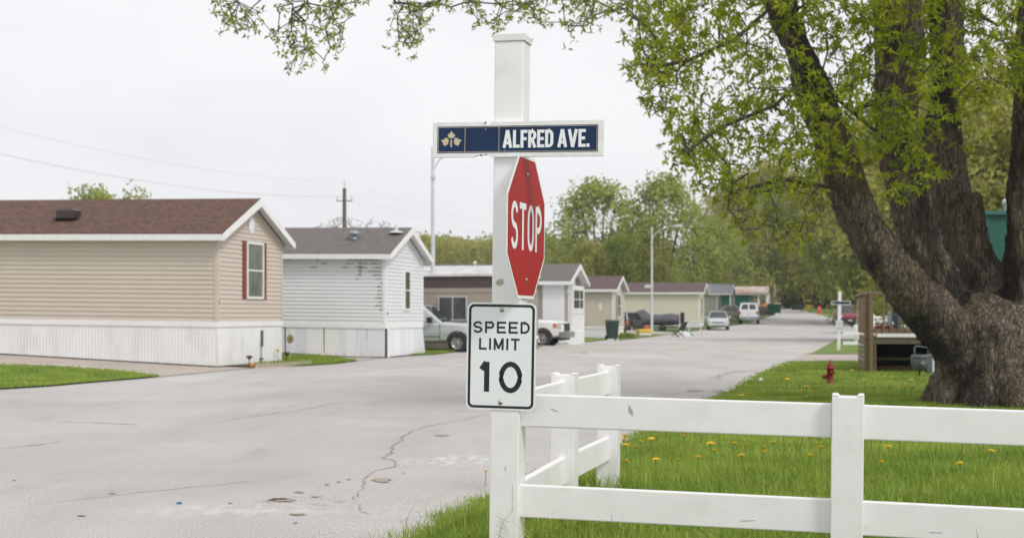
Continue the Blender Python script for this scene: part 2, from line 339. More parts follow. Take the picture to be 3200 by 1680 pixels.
ribbon(mb, trace([(0, 1586), (180, 1568), (330, 1552), (450, 1536), (600, 1522), (760, 1506), (960, 1485)]), .014, .015)
ribbon(mb, trace([(150, 1316), (290, 1320), (430, 1326)]), .05, .03)
ribbon(mb, trace([(540, 1330), (700, 1315), (860, 1290), (1000, 1270), (1040, 1260), (1200, 1263), (1440, 1260)]), .025, .05)
ribbon(mb, trace([(0, 1402), (100, 1392), (190, 1380)]), .03, .05)
ribbon(mb, trace([(1105, 1560), (1125, 1590), (1180, 1630), (1150, 1650)]), .012, .04)
ribbon(mb, trace([(2210, 1190), (2280, 1165), (2390, 1150)]), .05, .2)
tag(mb.build('road_crack', M['crack']), kind='structure')
def blot(mb, u, v, ru, rv, off=.007, n=22):
    c = G(u, v); e = G(u + ru, v); d = G(u, v - rv); a = (e - c); b = (d - c)
    pts = []
    for k in range(n):
        t = 2 * math.pi * k / n; r = .55 + .45 * random.random()
        q = c + a * (math.cos(t) * r) + b * (math.sin(t) * r); q.z = T(q.x, q.y) + off; pts.append(q)
    mb.add([Vector((c.x, c.y, T(c.x, c.y) + off))] + pts, [(0, k + 1, (k + 1) % n + 1) for k in range(n)])
mb = MB()
for a in [(880, 1562, 52, 7), (870, 1560, 40, 3), (1190, 1500, 38, 8), (930, 1607, 34, 4), (935, 1538, 18, 3), (985, 1552, 20, 2), (255, 1611, 18, 3), (350, 1542, 16, 2), (1022, 1513, 8, 4),
          (1060, 1505, 9, 2), (1090, 1497, 9, 2), (925, 1633, 10, 2), (720, 1572, 10, 2), (1380, 1551, 6, 4), (1260, 1477, 4, 2.5), (1380, 1360, 30, 3), (1330, 1600, 6, 3), (45, 1500, 8, 2),
          (2170, 1220, 30, 3), (2245, 1220, 26, 2.5), (1825, 1101, 16, 2), (2600, 1142, 12, 3)]: blot(mb, *a)
tag(mb.build('dried_mud', M['mud']), kind='structure')
mb = MB()   # low hump across the street with worn yellow paint
A = Vector((.2, 66.0, 0)); B = Vector((12.3, 57.4, 0)); d = (B - A).normalized(); nn = Vector((-d.y, d.x, 0))
hp = [(-.5, .002), (-.3, .035), (-.1, .055), (.1, .055), (.3, .035), (.5, .002)]
for i in range(len(hp) - 1):
    (a0, h0), (a1, h1) = hp[i], hp[i + 1]
    mb.quad(A + nn * a0 + Vector((0, 0, h0)), B + nn * a0 + Vector((0, 0, h0)), B + nn * a1 + Vector((0, 0, h1)), A + nn * a1 + Vector((0, 0, h1)), 1 if i in (1, 2) else 0)
tag(mb.build('speed_hump', [M['road'], M['yellow']]), kind='structure')
# small litter on the road
bc = MB().lathe([(0.001, 0), (.02, 0), (.02, .014), (.001, .016)], 12).build('bottle_cap', flat('cap_blue', (.03, .12, .45), .4))
bc.location = G(560, 1573); tag(bc, 'small blue bottle cap lying alone on the asphalt', 'bottle cap')
bl = MB().ball((0, 0, .05), .05, 10).build('ball', flat('ball_white', (.8, .8, .8), .5)); bl.location = G(2377, 1197, .02); tag(bl, 'small white ball on the lawn edge beside the road', 'ball')

# ------------------------------------------------------------------ grass blades
def blades(name, P, h, wd, label=None):
    n = len(P); Z = np.array([T(x, y) for x, y in P]) + .02
    ang = rng.uniform(0, 2 * np.pi, n); ln = rng.uniform(.15, .75, n); la = rng.uniform(0, 2 * np.pi, n)
    hh = h * rng.uniform(.5, 1.25, n) * (1 + 1.1 * (rng.random(n) > .975)); ww = wd * rng.uniform(.6, 1.3, n)
    sx, sy = np.cos(ang) * ww / 2, np.sin(ang) * ww / 2; lx, ly = np.cos(la) * hh * ln, np.sin(la) * hh * ln
    V = np.zeros((n, 5, 3), np.float32)
    V[:, 0] = np.c_[P[:, 0] - sx, P[:, 1] - sy, Z]; V[:, 1] = np.c_[P[:, 0] + sx, P[:, 1] + sy, Z]
    V[:, 2] = np.c_[P[:, 0] + sx * .8 + lx * .35, P[:, 1] + sy * .8 + ly * .35, Z + hh * .6]; V[:, 3] = np.c_[P[:, 0] - sx * .8 + lx * .35, P[:, 1] - sy * .8 + ly * .35, Z + hh * .6]
    V[:, 4] = np.c_[P[:, 0] + lx, P[:, 1] + ly, Z + hh * (1.02 - ln * .35)]
    b = (np.arange(n) * 5)[:, None]
    Fc = np.concatenate([b + [0, 1, 2], b + [0, 2, 3], b + [3, 2, 4]])
    return tag(raw(name, V.reshape(-1, 3), Fc, M['blade']), kind='stuff')
def scatter(n, x0, x1, y0, y1, cond):
    P = np.c_[rng.uniform(x0, x1, n), rng.uniform(y0, y1, n)]; return P[cond(P)]
xrv = lambda P: np.interp(P[:, 1], XR[:, 0], XR[:, 1])
ragv = lambda P: .12 * np.sin(P[:, 1] * 5.1) * np.sin(P[:, 1] * 2.3 + 1) + rng.normal(0, .07, len(P))
inview = lambda P: (np.abs(P[:, 0]) < P[:, 1] * .44 + 1)
clump = lambda P: rng.random(len(P)) < .55 + .45 * np.sin(P[:, 0] * 4.1 + 1.3 * np.sin(P[:, 1] * 3)) * np.sin(P[:, 1] * 3.7)
P1 = scatter(330000, -2.4, 4.6, 4.2, 12, lambda P: (P[:, 0] > xrv(P) + ragv(P)) & inview(P) & clump(P))
blades('grass', P1, .085, .0058)
pc = [(SPX, SPY) for SPX, SPY in ((-.02, 6.2), (.275, 7.6), (.59, 8.83), (1.36, 5.86))]
Pt = np.concatenate([np.c_[rng.normal(a, .13, 420), rng.normal(b, .13, 420)] for a, b in pc]); blades('grass', Pt, .15, .006)
Pw = scatter(5200, -2.2, 4.6, 4.4, 12, lambda P: (P[:, 0] > xrv(P) + .05) & inview(P)); blades('grass', Pw, .15, .0065)
P2 = scatter(330000, -.4, 10, 12, 26, lambda P: (P[:, 0] > xrv(P) + ragv(P)) & inview(P))
blades('grass', P2, .062, .010)
P3 = scatter(150000, 3, 22, 26, 50, lambda P: (P[:, 0] > xrv(P) + ragv(P)) & inview(P) & (P[:, 1] < 43.9))
blades('grass', P3, .05, .022)
Ps = []
for pp in PATCH[:3]:
    a = np.array([[p[0], p[1]] for p in pp]); a0 = a.min(0); a1 = a.max(0); a0 = np.maximum(a0, [-15, 20])
    n = int(min(60000, 1300 * np.prod(a1 - a0))); Ps.append(scatter(n, a0[0], a1[0], a0[1], a1[1], lambda P: inside(P, a)))
blades('grass', np.concatenate(Ps), .06, .02)
# dandelions
def dandelion():
    mb = MB(); mb.tube([(0, 0, 0), (.008, 0, .06), (.004, .002, .10)], .0022, 5, 0)
    for k in range(26):
        a = 2 * math.pi * k / 26; r = .019 if k % 2 else .014; w_ = .2; zz = .104 + (.002 if k % 2 else .007)
        mb.add([(.004, .002, .104), (.004 + r * math.cos(a - w_), .002 + r * math.sin(a - w_), zz), (.004 + r * math.cos(a + w_), .002 + r * math.sin(a + w_), zz)], [(0, 1, 2)], 1)
    mb.ball((.004, .002, .106), .009, 8, 1, .7)
    return mb.build('dandelion', [flat('dandelion_stem', (.15, .25, .05)), flat('dandelion_yellow', (.80, .55, .01), .7)])
dd = dandelion(); first = True
spots = [(2065, 1352), (2142, 1378), (2138, 1377), (2175, 1377), (2230, 1380), (2306, 1387), (2372, 1380), (2017, 1396), (2072, 1391), (2430, 1411), (2384, 1422), (2334, 1459), (2380, 1459), (2418, 1441), (2551, 1417), (2527, 1376),
         (2139, 1437), (1992, 1442), (1952, 1473), (1994, 1475), (1949, 1445), (2232, 1479), (2232, 1491), (2177, 1520), (2297, 1457), (2573, 1477), (2830, 1418), (2747, 1446), (2719, 1451), (2857, 1397), (2897, 1387), (3100, 1411),
         (2958, 1421), (2944, 1463), (3085, 1477), (2780, 1477), (2767, 1532), (3018, 1530), (2060, 1669), (1947, 1401), (1951, 1443), (1970, 1535), (2460, 1218), (2448, 1231), (2523, 1265), (2560, 1223), (2520, 1241), (2512, 1253),
         (2465, 1160), (2437, 1187), (2473, 1160), (2440, 1166), (2870, 1208), (2843, 1209), (2815, 1243), (2825, 1240), (2830, 1236), (2733, 1239), (2850, 1241), (2917, 1215), (2500, 1154), (2085, 1362), (2200, 1395), (2450, 1386), (2350, 1404), (2290, 1420), (2250, 1440), (2190, 1400), (2110, 1410), (2040, 1430), (2500, 1440), (2480, 1400), (2400, 1490), (2330, 1500), (2120, 1500), (2050, 1500), (2540, 1500), (2800, 1450), (2900, 1440), (3000, 1440), (3050, 1400), (3150, 1450), (2400, 1230), (2320, 1260), (2420, 1250), (2640, 1240), (2700, 1220), (2780, 1215), (2560, 1180), (2660, 1180), (1515, 1527)]
for u, v in spots:
    o = dd if first else dd.copy()
    if not first: COL.objects.link(o)
    first = False; q = G(u, v + 12 if v > 1300 else v + 4); far = q.y / 13
    o.location = (q.x, q.y, q.z + (.05 if v > 1300 else .01)); s = random.uniform(1.3, 1.8) * max(1, min(1.7, far)); o.scale = (s, s, s * random.uniform(.8, 1.1) / max(1, min(1.4, far))); o.rotation_euler = (random.uniform(-.2, .2), random.uniform(-.2, .2), random.uniform(0, 6))
    tag(o, 'open yellow dandelion standing in the lawn around the white fence', 'dandelion', 'yellow dandelions in the lawn')
for u, v in [(280, 1182), (300, 1181), (332, 1180), (308, 1178)]:
    o = dd.copy(); COL.objects.link(o); o.location = G(u, v, .02); o.scale = (1.8, 1.8, 1.2)
    tag(o, 'yellow dandelion in the grass patch before the tan mobile home', 'dandelion', 'dandelions in the left grass patch')

# ------------------------------------------------------------------ lettering from strokes
def arc(cx, cy, rx, ry, a0, a1, n=10): return [(cx + rx * math.cos(R(a0 + (a1 - a0) * i / n)), cy + ry * math.sin(R(a0 + (a1 - a0) * i / n))) for i in range(n + 1)]
def glyph(ch, w, h, t):
    """strokes (centre lines) of a capital letter inside w x h with stroke t"""
    a, b, c, e = t / 2, w - t / 2, t / 2, h - t / 2; m = h / 2; ry = (e - c) / 4; rx = (b - a) / 2; cx = w / 2
    if ch == 'A': return [[(a * .9, 0), (cx - t * .05, h)], [(w - a * .9, 0), (cx + t * .05, h)], [(a + (cx - a) * .28, h * .28), (b - (cx - a) * .28, h * .28)]]
    if ch == 'L': return [[(a, h), (a, 0)], [(a, c), (w, c)]]
    if ch == 'F': return [[(a, h), (a, 0)], [(a, e), (w, e)], [(a, m), (w * .88, m)]]
    if ch == 'E': return [[(a, h), (a, 0)], [(a, e), (w, e)], [(a, m), (w * .90, m)], [(a, c), (w, c)]]
    if ch == 'I': return [[(a, h), (a, 0)]]
    if ch == 'T': return [[(0, e), (w, e)], [(cx, h), (cx, 0)]]
    if ch == 'V': return [[(a * .9, h), (cx, 0)], [(w - a * .9, h), (cx, 0)]]
    if ch == 'M': return [[(a, 0), (a, h)], [(b, 0), (b, h)], [(a, h - t * .2), (cx, h * .12)], [(b, h - t * .2), (cx, h * .12)]]
    if ch == 'P' or ch == 'R':
        r = min((e - m * .95) / 2, (b - a) * .6); k = [(a, e), (b - r, e)] + arc(b - r, (e + m * .95) / 2, r, (e - m * .95) / 2, 90, -90) + [(a, m * .95)]
        g = [[(a, h), (a, 0)], k]
        if ch == 'R': g.append([(a + (b - a) * .45, m * .95), (w - t * .42, 0)])
        return g
    if ch == 'D':
        r = (b - a) * .62; return [[(a, h), (a, 0)], [(a, e), (b - r, e)] + arc(b - r, e - r, r, r, 90, 0, 6) + arc(b - r, c + r, r, r, 0, -90, 6) + [(a, c)]]
    if ch in 'O0':
        r = rx
        if (e - c) > 2.6 * rx or ch == 'o': return [arc(cx, e - r * 1.5, r, r * 1.5, 180, 0, 12) + arc(cx, c + r * 1.5, r, r * 1.5, 0, -180, 12) + [(a, e - r * 1.5)]]
        return [arc(cx, m, rx, (e - c) / 2, 90, 450, 32)]
    if ch == 'S':
        ry = (e - c) / 4; return [arc(cx, e - ry, rx, ry, 15, 180, 10) + arc(cx, e - ry, rx, ry, 180, 262, 5)[1:] + arc(cx, c + ry, rx, ry, 82, 0, 5) + arc(cx, c + ry, rx, ry, 0, -165, 10)[1:]]
    if ch == '1': return [[(w - t / 2, 0), (w - t / 2, h)], [(w - t * .6, h - t * .1), (t * .1, h * .74)]]
    if ch == '.': return [[(a, 0), (a, t * 1.1)]]
    return []
def stroke(mb, pts, t, fn, z):
    P = [Vector((x, y)) for x, y in pts]; n = len(P); closed = (P[0] - P[-1]).length < 1e-6
    Lp, Rp = [], []
    for i, p in enumerate(P):
        d0 = (p - P[i - 1]).normalized() if i else ((P[-1] - P[-2]).normalized() if closed else None)
        d1 = (P[i + 1] - p).normalized() if i < n - 1 else ((P[1] - P[0]).normalized() if closed else None)
        d0 = d0 or d1; d1 = d1 or d0; dd_ = (d0 + d1).normalized(); nv = Vector((-dd_.y, dd_.x)); k = 1 / max(.5, nv.dot(Vector((-d0.y, d0.x))))
        Lp.append(p + nv * t / 2 * k); Rp.append(p - nv * t / 2 * k)
    for i in range(n - 1): mb.quad(fn(*Rp[i], z), fn(*Rp[i + 1], z), fn(*Lp[i + 1], z), fn(*Lp[i], z))
def text(mb, s, x, y, h, ws, t, gap, fn, z, dz=.00015):
    for ch in s:
        if ch == ' ': x += ws[' ']; continue
        w_ = ws.get(ch, ws['*'])
        for i, st in enumerate(glyph(ch, w_, h, t)): stroke(mb, st, t, fn, z - i * dz)
        x0 = x; x += w_ + gap
    return x
def textat(mb, s, x, y, h, ws, t, gap, base, z):
    """base: function (a,b,depth)->vector, text starts at (x,y)"""
    for ch in s:
        if ch == ' ': x += ws[' ']; continue
        w_ = ws.get(ch, ws['*'])
        for i, st in enumerate(glyph(ch, w_, h, t)):
            stroke(mb, st, t, (lambda a, b, d, X=x: base(a + X, b + y, d)), z - i * .0002)
        x += w_ + gap
    return x
def rrect(w_, h_, r, n=6):
    pts = []
    for cx, cy, a0 in ((w_ / 2 - r, h_ / 2 - r, 0), (-w_ / 2 + r, h_ / 2 - r, 90), (-w_ / 2 + r, -h_ / 2 + r, 180), (w_ / 2 - r, -h_ / 2 + r, 270)): pts += arc(cx, cy, r, r, a0, a0 + 90, n)
    return pts
front = lambda a, b, d: Vector((a, d, b))          # sign plane xz, facing -y
def ring(mb, o_, i_, z, mi=0):
    n = len(o_); vs = [front(a, b, z) for a, b in o_] + [front(a, b, z) for a, b in i_]
    mb.add(vs, [(k, (k + 1) % n, n + (k + 1) % n, n + k) for k in range(n)], mi)
def bolt(parent, x, z, y=-.002, r=.0075):
    b = MB().lathe([(r * 1.35, 0), (r * 1.35, .001), (r, .0015), (r * .75, .004), (.0005, .005)], 14, Matrix.Translation((x, y, z)) @ Matrix.Rotation(R(90), 4, 'X')).build('bolt', M['bolt'], parent); return b

YAW = R(-14)       # front of the post and the fence line turn 14 degrees
def sign_post(loc, label, detail, lean=R(.7), group=None, stop=True, name_text='ALFRED AVE.', scale=1.0):
    root = empty('sign_post', loc, YAW, label, 'sign post', group); root.rotation_euler[1] = lean; root.scale = (scale,) * 3
    H = 2.40; h = .0635
    MB().box(-h, h, -h, h, -.3, H - .035).build('post', M['vinylp'], root, .006)
    cp = MB(); c1 = h + .006; cp.hexa([(-c1, -c1, H - .035), (c1, -c1, H - .035), (c1, c1, H - .035), (-c1, c1, H - .035), (-c1, -c1, H - .006), (c1, -c1, H - .006), (c1, c1, H - .006), (-c1, c1, H - .006)])
    cp.hexa([(-c1, -c1, H - .006), (c1, -c1, H - .006), (c1, c1, H - .006), (-c1, c1, H - .006), (-.03, -.03, H + .004), (.03, -.03, H + .004), (.03, .03, H + .004), (-.03, .03, H + .004)])
    cp.build('cap', M['cap'], root, .002)
    # street name board
    W_, Hh = .745, .150; zc = 1.945
    bd = MB(); n = 60; top = []; bot = []
    for i in range(n + 1):
        x = -W_ / 2 + W_ * i / n; j = 0; k = 0
        if detail: j = -abs(noise.noise(Vector((x * 30, 5, 0)))) * .004 * (1 if -.27 < x < .1 else .2); k = -j * .3
        if detail and -.148 < x < -.122: j -= .012
        if detail and -.175 < x < -.12: k += .008
        top.append((x, Hh / 2 + j)); bot.append((x, -Hh / 2 + k))
    for i in range(n):
        a, b, c, d = bot[i], bot[i + 1], top[i + 1], top[i]
        bd.add([front(*q, y) for y in (0, .018) for q in (a, b, c, d)], [(0, 1, 2, 3), (7, 6, 5, 4), (1, 0, 4, 5), (3, 2, 6, 7)] + ([(0, 3, 7, 4)] if i == 0 else []) + ([(2, 1, 5, 6)] if i == n - 1 else []))
    board = bd.build('street_name_board', M['board'], root); board.location = (.043 if detail else .05, -h - .019, zc)
    board.rotation_euler = (0, R(.25), 0)
    pn = MB(); pw, ph = .700, .113
    pn.box(-pw / 2, pw / 2, -.0015, 0.001, -ph / 2, ph / 2); pn.build('blue_panel', M['navy'], board)
    gl = MB(); i2 = [(-pw / 2 + .003, -ph / 2 + .003), (pw / 2 - .003, -ph / 2 + .003), (pw / 2 - .003, ph / 2 - .003), (-pw / 2 + .003, ph / 2 - .003)]
    i3 = [(a * .9945, b * .966) for a, b in i2]; ring(gl, i2, i3, -.0021)
    for x in (-.228, -.078): gl.quad(front(x, -ph / 2 + .004, -.0023), front(x + .002, -ph / 2 + .004, -.0023), front(x + .002, ph / 2 - .004, -.0023), front(x, ph / 2 - .004, -.0023))
    # gold leaf emblem: three lobed leaves on stalks
    def leafpoly(cx, cy, s, rot):
        base = [(0, -.25), (.25, -.55), (.38, -.2), (.75, -.3), (.62, 0), (1, .2), (.66, .35), (.7, .72), (.38, .55), (.22, .95), (0, 1.25), (-.22, .95), (-.38, .55), (-.7, .72), (-.66, .35), (-1, .2), (-.62, 0), (-.75, -.3), (-.38, -.2), (-.25, -.55)]
        c_, s_ = math.cos(rot), math.sin(rot); return [(cx + s * (x * c_ - y * s_), cy + s * (x * s_ + y * c_)) for x, y in base]
    for q, (cx, cy, s, rot) in enumerate([(-.288, .014, .019, 0), (-.309, -.010, .021, R(72)), (-.267, -.010, .021, R(-72))]):
        P = leafpoly(cx, cy, s, rot); z = -.0021 - q * .0003; gl.add([front(cx, cy, z)] + [front(a, b, z) for a, b in P], [(0, k + 1, (k + 1) % 20 + 1) for k in range(20)])
    for dx in (-.004, 0, .004): stroke(gl, [(-.288 + dx * .4, .0), (-.288 + dx, -.022), (-.288, -.034)], .0022, front, -.0031 - abs(dx) * .02)
    gl.build('gold_outline', M['gold'], board)
    tx = MB()
    textat(tx, name_text, -.060, -.0375, .075, {'*': .0355, 'A': .041, 'V': .042, 'I': .012, '.': .012, 'E': .0315, 'L': .030, 'F': .030, ' ': .015}, .0130, .0032, front, -.0026)
    tx.build('street_name_lettering', M['signwhite'], board)
    if detail:
        for x, z in ((-.137, .042), (-.052, .052), (-.052, -.050)): bolt(board, x, z, -.0015, .0028)
        for x, z, w_, h_ in ((-.137, .07, .012, .012), (-.155, -.068, .018, .009), (-.135, -.066, .012, .006)):
            bk_ = MB(); pts = [(x + w_ / 2 * math.cos(t) * random.uniform(.6, 1.1), z + h_ / 2 * math.sin(t) * random.uniform(.6, 1.1)) for t in np.linspace(0, 2 * math.pi, 14)[:-1]]
            bk_.add([front(x, z, -.004)] + [front(a, b, -.003) for a, b in pts], [(0, k + 1, (k + 1) % 13 + 1) for k in range(13)])
            bk_.build('rotten_edge', M['wood'], board)
    # stop sign on the right side, seen nearly edge on
    if stop:
        st = empty('stop_sign_mount', (h + .006, 0, 1.575)); st.parent = root; st.rotation_euler = (0, 0, R(90 - 2))
        a = .61 / 2; oct_ = [(a / math.cos(R(22.5)) * math.cos(R(22.5 + 45 * k)), a / math.cos(R(22.5)) * math.sin(R(22.5 + 45 * k))) for k in range(8)]
        pl = MB(); pl.prism(oct_, 0, -.002, front); plate = pl.build('stop_sign', M['signwhite'], root)
        plate.location = st.location; plate.rotation_euler = st.rotation_euler; bpy.data.objects.remove(st)
        inn = [(x * .955, y * .955) for x, y in oct_]; rd = MB(); rd.prism(inn, -.0022, -.0032, front); rd.build('red_face', M['red'], plate)
        tx = MB(); textat(tx, 'STOP', -.2475, -.100, .200, {'*': .104}, .0265, .024, front, -.0040); tx.build('stop_lettering', M['signwhite'], plate)
        bolt(plate, 0, .225, -.0034, .008); bolt(plate, 0, -.225, -.0034, .008)
    # speed limit plate
    pl = MB(); o_ = rrect(.305, .457, .028); pl.prism(o_, 0, .002, lambda a, b, t: front(a, b, -t)); sp = pl.build('speed_limit_sign', M['signwhite'], root)
    sp.location = (-.018 if detail else 0, -h - .002, 1.023); sp.rotation_euler = (0, R(.3), 0)
    bd = MB(); ring(bd, rrect(.290, .442, .024), rrect(.268, .420, .014), -.0026); 
    textat(bd, 'SPEED', -.1245, .098, .050, {'*': .0405}, .0088, .0115, front, -.0026)
    textat(bd, 'LIMIT', -.098, .027, .050, {'*': .039, 'L': .033, 'I': .0088, 'M': .044, 'T': .038}, .0088, .0115, front, -.0026)
    textat(bd, '1', -.088, -.152, .128, {'*': .038}, .023, 0, front, -.0026); textat(bd, '0', -.010, -.155, .134, {'*': .106}, .0215, 0, front, -.0026)
    bd.build('speed_limit_lettering', M['black'], sp)
    for z in (.198, -.196): bolt(sp, 0, z)
    if detail:
        mk = MB()      # scuffs and the faded sticker on the post
        for k in range(8):
            mk = MB(); y0 = -.02 + .012 * k; mk2 = [(-.025 + random.uniform(-.01, .01), .28 + y0), (.02 + random.uniform(-.015, .01), .255 + y0)]; stroke(mk, mk2, .0012, front, -h - .0012 - k * .0001); mk.build('scuff_mark', M['crack'], root)
        mk = MB(); stroke(mk, [(.003, .555), (.010, .535)], .003, front, -h - .0012); mk.build('scuff_mark', M['crack'], root); mk = MB()
        for k in range(22): stroke(mk, [(.037, .36 + k * .0055), (.040, .362 + k * .0055)], .002, front, -h - .0012)
        mk.build('scuff_mark', M['crack'], root)
        bf = MB(); 
        for (cx, cz, s, rr_) in ((-.036, 1.335, .016, .5), (-.024, 1.34, .018, -.4)):
            P = [(cx + s * r_ * math.cos(t + rr_), cz + s * r_ * 1.2 * math.sin(t + rr_)) for t, r_ in zip(np.linspace(0, 6.28, 11)[:-1], [1, .6, .9, .5, .8, .4, .7, .5, .9, .6])]
            bf.add([front(cx, cz, -h - .0014)] + [front(a, b, -h - .0014 - s * .01) for a, b in P], [(0, k + 1, (k + 1) % 10 + 1) for k in range(10)])
        bf.build('faded_sticker', flat('sticker', (.42, .42, .33), .7), root)
    return root
SP = Vector((-.025, 6.2, .25))
sign_post(SP, 'tall white sign post nearest the camera with red stop sign and street name board', True)
s2 = sign_post((12.93, 57.0, -.02), 'white sign post with speed limit plate at the corner beyond the hydrant', False, lean=R(1.2), stop=False, name_text='', scale=1.0)
s3 = sign_post((20.2, 84, -.05), 'smallest white sign post, farthest down the street behind the wooden deck', False, lean=0, stop=False, name_text='', scale=1.0)

# ------------------------------------------------------------------ white rail fence
RD = Vector((math.cos(YAW), math.sin(YAW), 0)); SD = Vector((-RD.y, RD.x, 0)) 
fence = empty('rail_fence', (SP.x, SP.y, .25), 0, 'white vinyl two rail fence in the foreground, turning a corner at the stop sign', 'fence')
def fpost(par, x, y, z0, H, yaw, lips=True, lean=0, broken=False):
    h = .0635; mb = MB(); mb.box(-h, h, -h, h, -.3, H - .010)
    for s in (-1, 1):
        a, b = (h - .03, h) if s > 0 else (-h, -h + .03); i0, i1 = (.008, 0) if s > 0 else (0, -.008)
        mb.hexa([(a, -h, H - .010), (b, -h, H - .010), (b, h, H - .010), (a, h, H - .010), (a + i0, -h, H), (b + i1, -h, H), (b + i1, h, H), (a + i0, h, H)])
    if broken: mb.hexa([(h - .001, -h, H - .06), (h + .006, -h, H - .06), (h + .006, -h + .02, H - .05), (h - .001, -h + .02, H - .05), (h + .002, -h - .002, H), (h + .012, -h - .002, H + .003), (h + .012, -h + .03, H), (h + .002, -h + .03, H)])
    o = mb.build('post', M['vinylp'], par, .004); o.location = (x, y, z0); o.rotation_euler = (0, lean, yaw); return o
def frail(par, a, b, h=.14, t=.038, nm='rail'):
    a, b = Vector(a), Vector(b); d = b - a; L_ = d.length; yaw = math.atan2(d.y, d.x); pit = -math.asin(d.z / L_)
    o = MB().box(0, L_, -t / 2, t / 2, -h, 0).build(nm, M['vinyl'], par, .006); o.location = a; o.rotation_euler = (0, pit, yaw); return o
g0 = -.008   # the rails fall slightly to the right
q = RD * 1.425; fpost(fence, q.x, q.y, -.025, .905, YAW, lean=R(.6)); q2 = RD * 3.0; fpost(fence, q2.x, q2.y, -.06, .89, YAW, lean=R(.6))
for zt in (.862, .474):
    frail(fence, RD * .055 + Vector((0, 0, zt)), q - RD * .055 + Vector((0, 0, zt - .022)))
    frail(fence, q + RD * .055 + Vector((0, 0, zt - .026)), q2 - RD * .055 + Vector((0, 0, zt - .056)))
p1 = Vector((.275 - SP.x, 7.60 - SP.y, 0)); p2 = Vector((.590 - SP.x, 8.83 - SP.y, 0))
sy = math.atan2(p1.y, p1.x) - math.pi / 2
fpost(fence, p1.x, p1.y, 0, .895, YAW * .9, lean=R(.3), broken=True); fpost(fence, p2.x, p2.y, 0, .895, YAW * .9, lean=R(.3), broken=True)
d1 = p1.normalized(); d2 = (p2 - p1).normalized()
for zt in (.855, .455):
    frail(fence, d1 * .06 + Vector((0, 0, zt)), p1 - d1 * .03 + Vector((0, 0, zt))); frail(fence, p1 + d2 * .05 + Vector((0, 0, zt)), p2 - d2 * .035 + Vector((0, 0, zt)))
mk = MB()    # scratches on the front rails
for (x, z, dx, dz) in ((1.0 * .2, .80, .03, -.012), (.46, .36, .012, -.05), (.52, .39, -.012, -.05), (1.0, .35, .06, .004), (1.75, .33, .05, .0)):
    mk = MB(); c0 = RD * x - SD * .0200; mk.add([c0 + Vector((0, 0, z)), c0 + RD * dx + Vector((0, 0, z + dz)), c0 + RD * (dx + .001) + Vector((0, 0, z + dz + .0025)), c0 + RD * .001 + Vector((0, 0, z + .0025))], [(0, 1, 2, 3)]); mk.build('scratch', M['crack'], fence)
mk = MB()
for k in range(9):
    c0 = RD * (.535 + k * .0022) - SD * .0200; z = .79 - k * .002; mk.add([c0 + Vector((0, 0, z)), c0 + RD * .001 + Vector((0, 0, z)), c0 + RD * .001 + Vector((0, 0, z + .036 + random.uniform(-.015, .006))), c0 + Vector((0, 0, z + .03))], [(0, 1, 2, 3)])
mk.build('scratch', M['crack'], fence)
# ------------------------------------------------------------------ mobile homes
HB = math.atan2(.973, .23)        # direction along the street; home local x = along the street, local y = away from the street (left)
def lap(mb, O, u, n, s0, s1, z0, z1, e=.127, out=.026, lim=None, zb=None, mi=0):
    """lapped siding courses: lim(z)->(s0,s1)"""
    O, u, n = Vector(O), Vector(u), Vector(n); z = z0
    while z < z1 - 1e-4:
        zt = min(z + e, z1); a0, b0 = lim(z) if lim else (s0, s1); a1, b1 = lim(zt) if lim else (s0, s1)
        if b0 - a0 < .02: break
        P = lambda s, zz, o: O + u * s + n * o + Vector((0, 0, zz))
        mb.add([P(a0, z, out), P(b0, z, out), P(b1, zt, .002), P(a1, zt, .002), P(a0, z, 0), P(b0, z, 0)], [(0, 1, 2, 3), (4, 5, 1, 0)], mi); z = zt
def window(par, O, u, n, s, z, w_, h_, fr=.05, mull=(), rails=(.5,), frm=None, gl=None, shutters=None, depth=.048):
    """window standing on a wall; s,z lower left corner"""
    O, u, n = Vector(O), Vector(u), Vector(n); P = lambda a, b, d: O + u * (s + a) + n * d + Vector((0, 0, z + b))
    def bar(mb, a0, a1, b0, b1, d0, d1): mb.hexa([P(a0, b0, d0), P(a1, b0, d0), P(a1, b0, d1), P(a0, b0, d1), P(a0, b1, d0), P(a1, b1, d0), P(a1, b1, d1), P(a0, b1, d1)])
    f = MB(); bar(f, 0, fr, 0, h_, .001, depth + .02); bar(f, w_ - fr, w_, 0, h_, .001, depth + .02); bar(f, fr, w_ - fr, 0, fr, .001, depth + .018); bar(f, fr, w_ - fr, h_ - fr, h_, .001, depth + .018)
    for r_ in rails: bar(f, fr, w_ - fr, h_ * r_ - .02, h_ * r_ + .02, .001, depth + .012)
    for r_ in mull: bar(f, w_ * r_ - .018, w_ * r_ + .018, fr, h_ - fr, .001, depth + .014)
    fo = f.build('window', frm or M['trimw'], par)
    g = MB(); bar(g, fr * .9, w_ - fr * .9, fr * .9, h_ - fr * .9, .0, depth - .005); g.build('pane', gl or M['glass'], fo)
    if shutters:
        for a in (-.255, w_ + .005):
            sh = MB(); bar(sh, a, a + .25, -.02, h_ + .02, .0, .035); nn_ = 26
            for k in range(nn_): b0 = .03 + (h_ - .06) * k / nn_; sh.hexa([P(a + .03, b0, .035), P(a + .22, b0, .035), P(a + .22, b0, .052), P(a + .03, b0, .052), P(a + .03, b0 + .03, .035), P(a + .22, b0 + .03, .035), P(a + .22, b0 + .03, .038), P(a + .03, b0 + .03, .038)])
            sh.build('shutter', shutters, par)
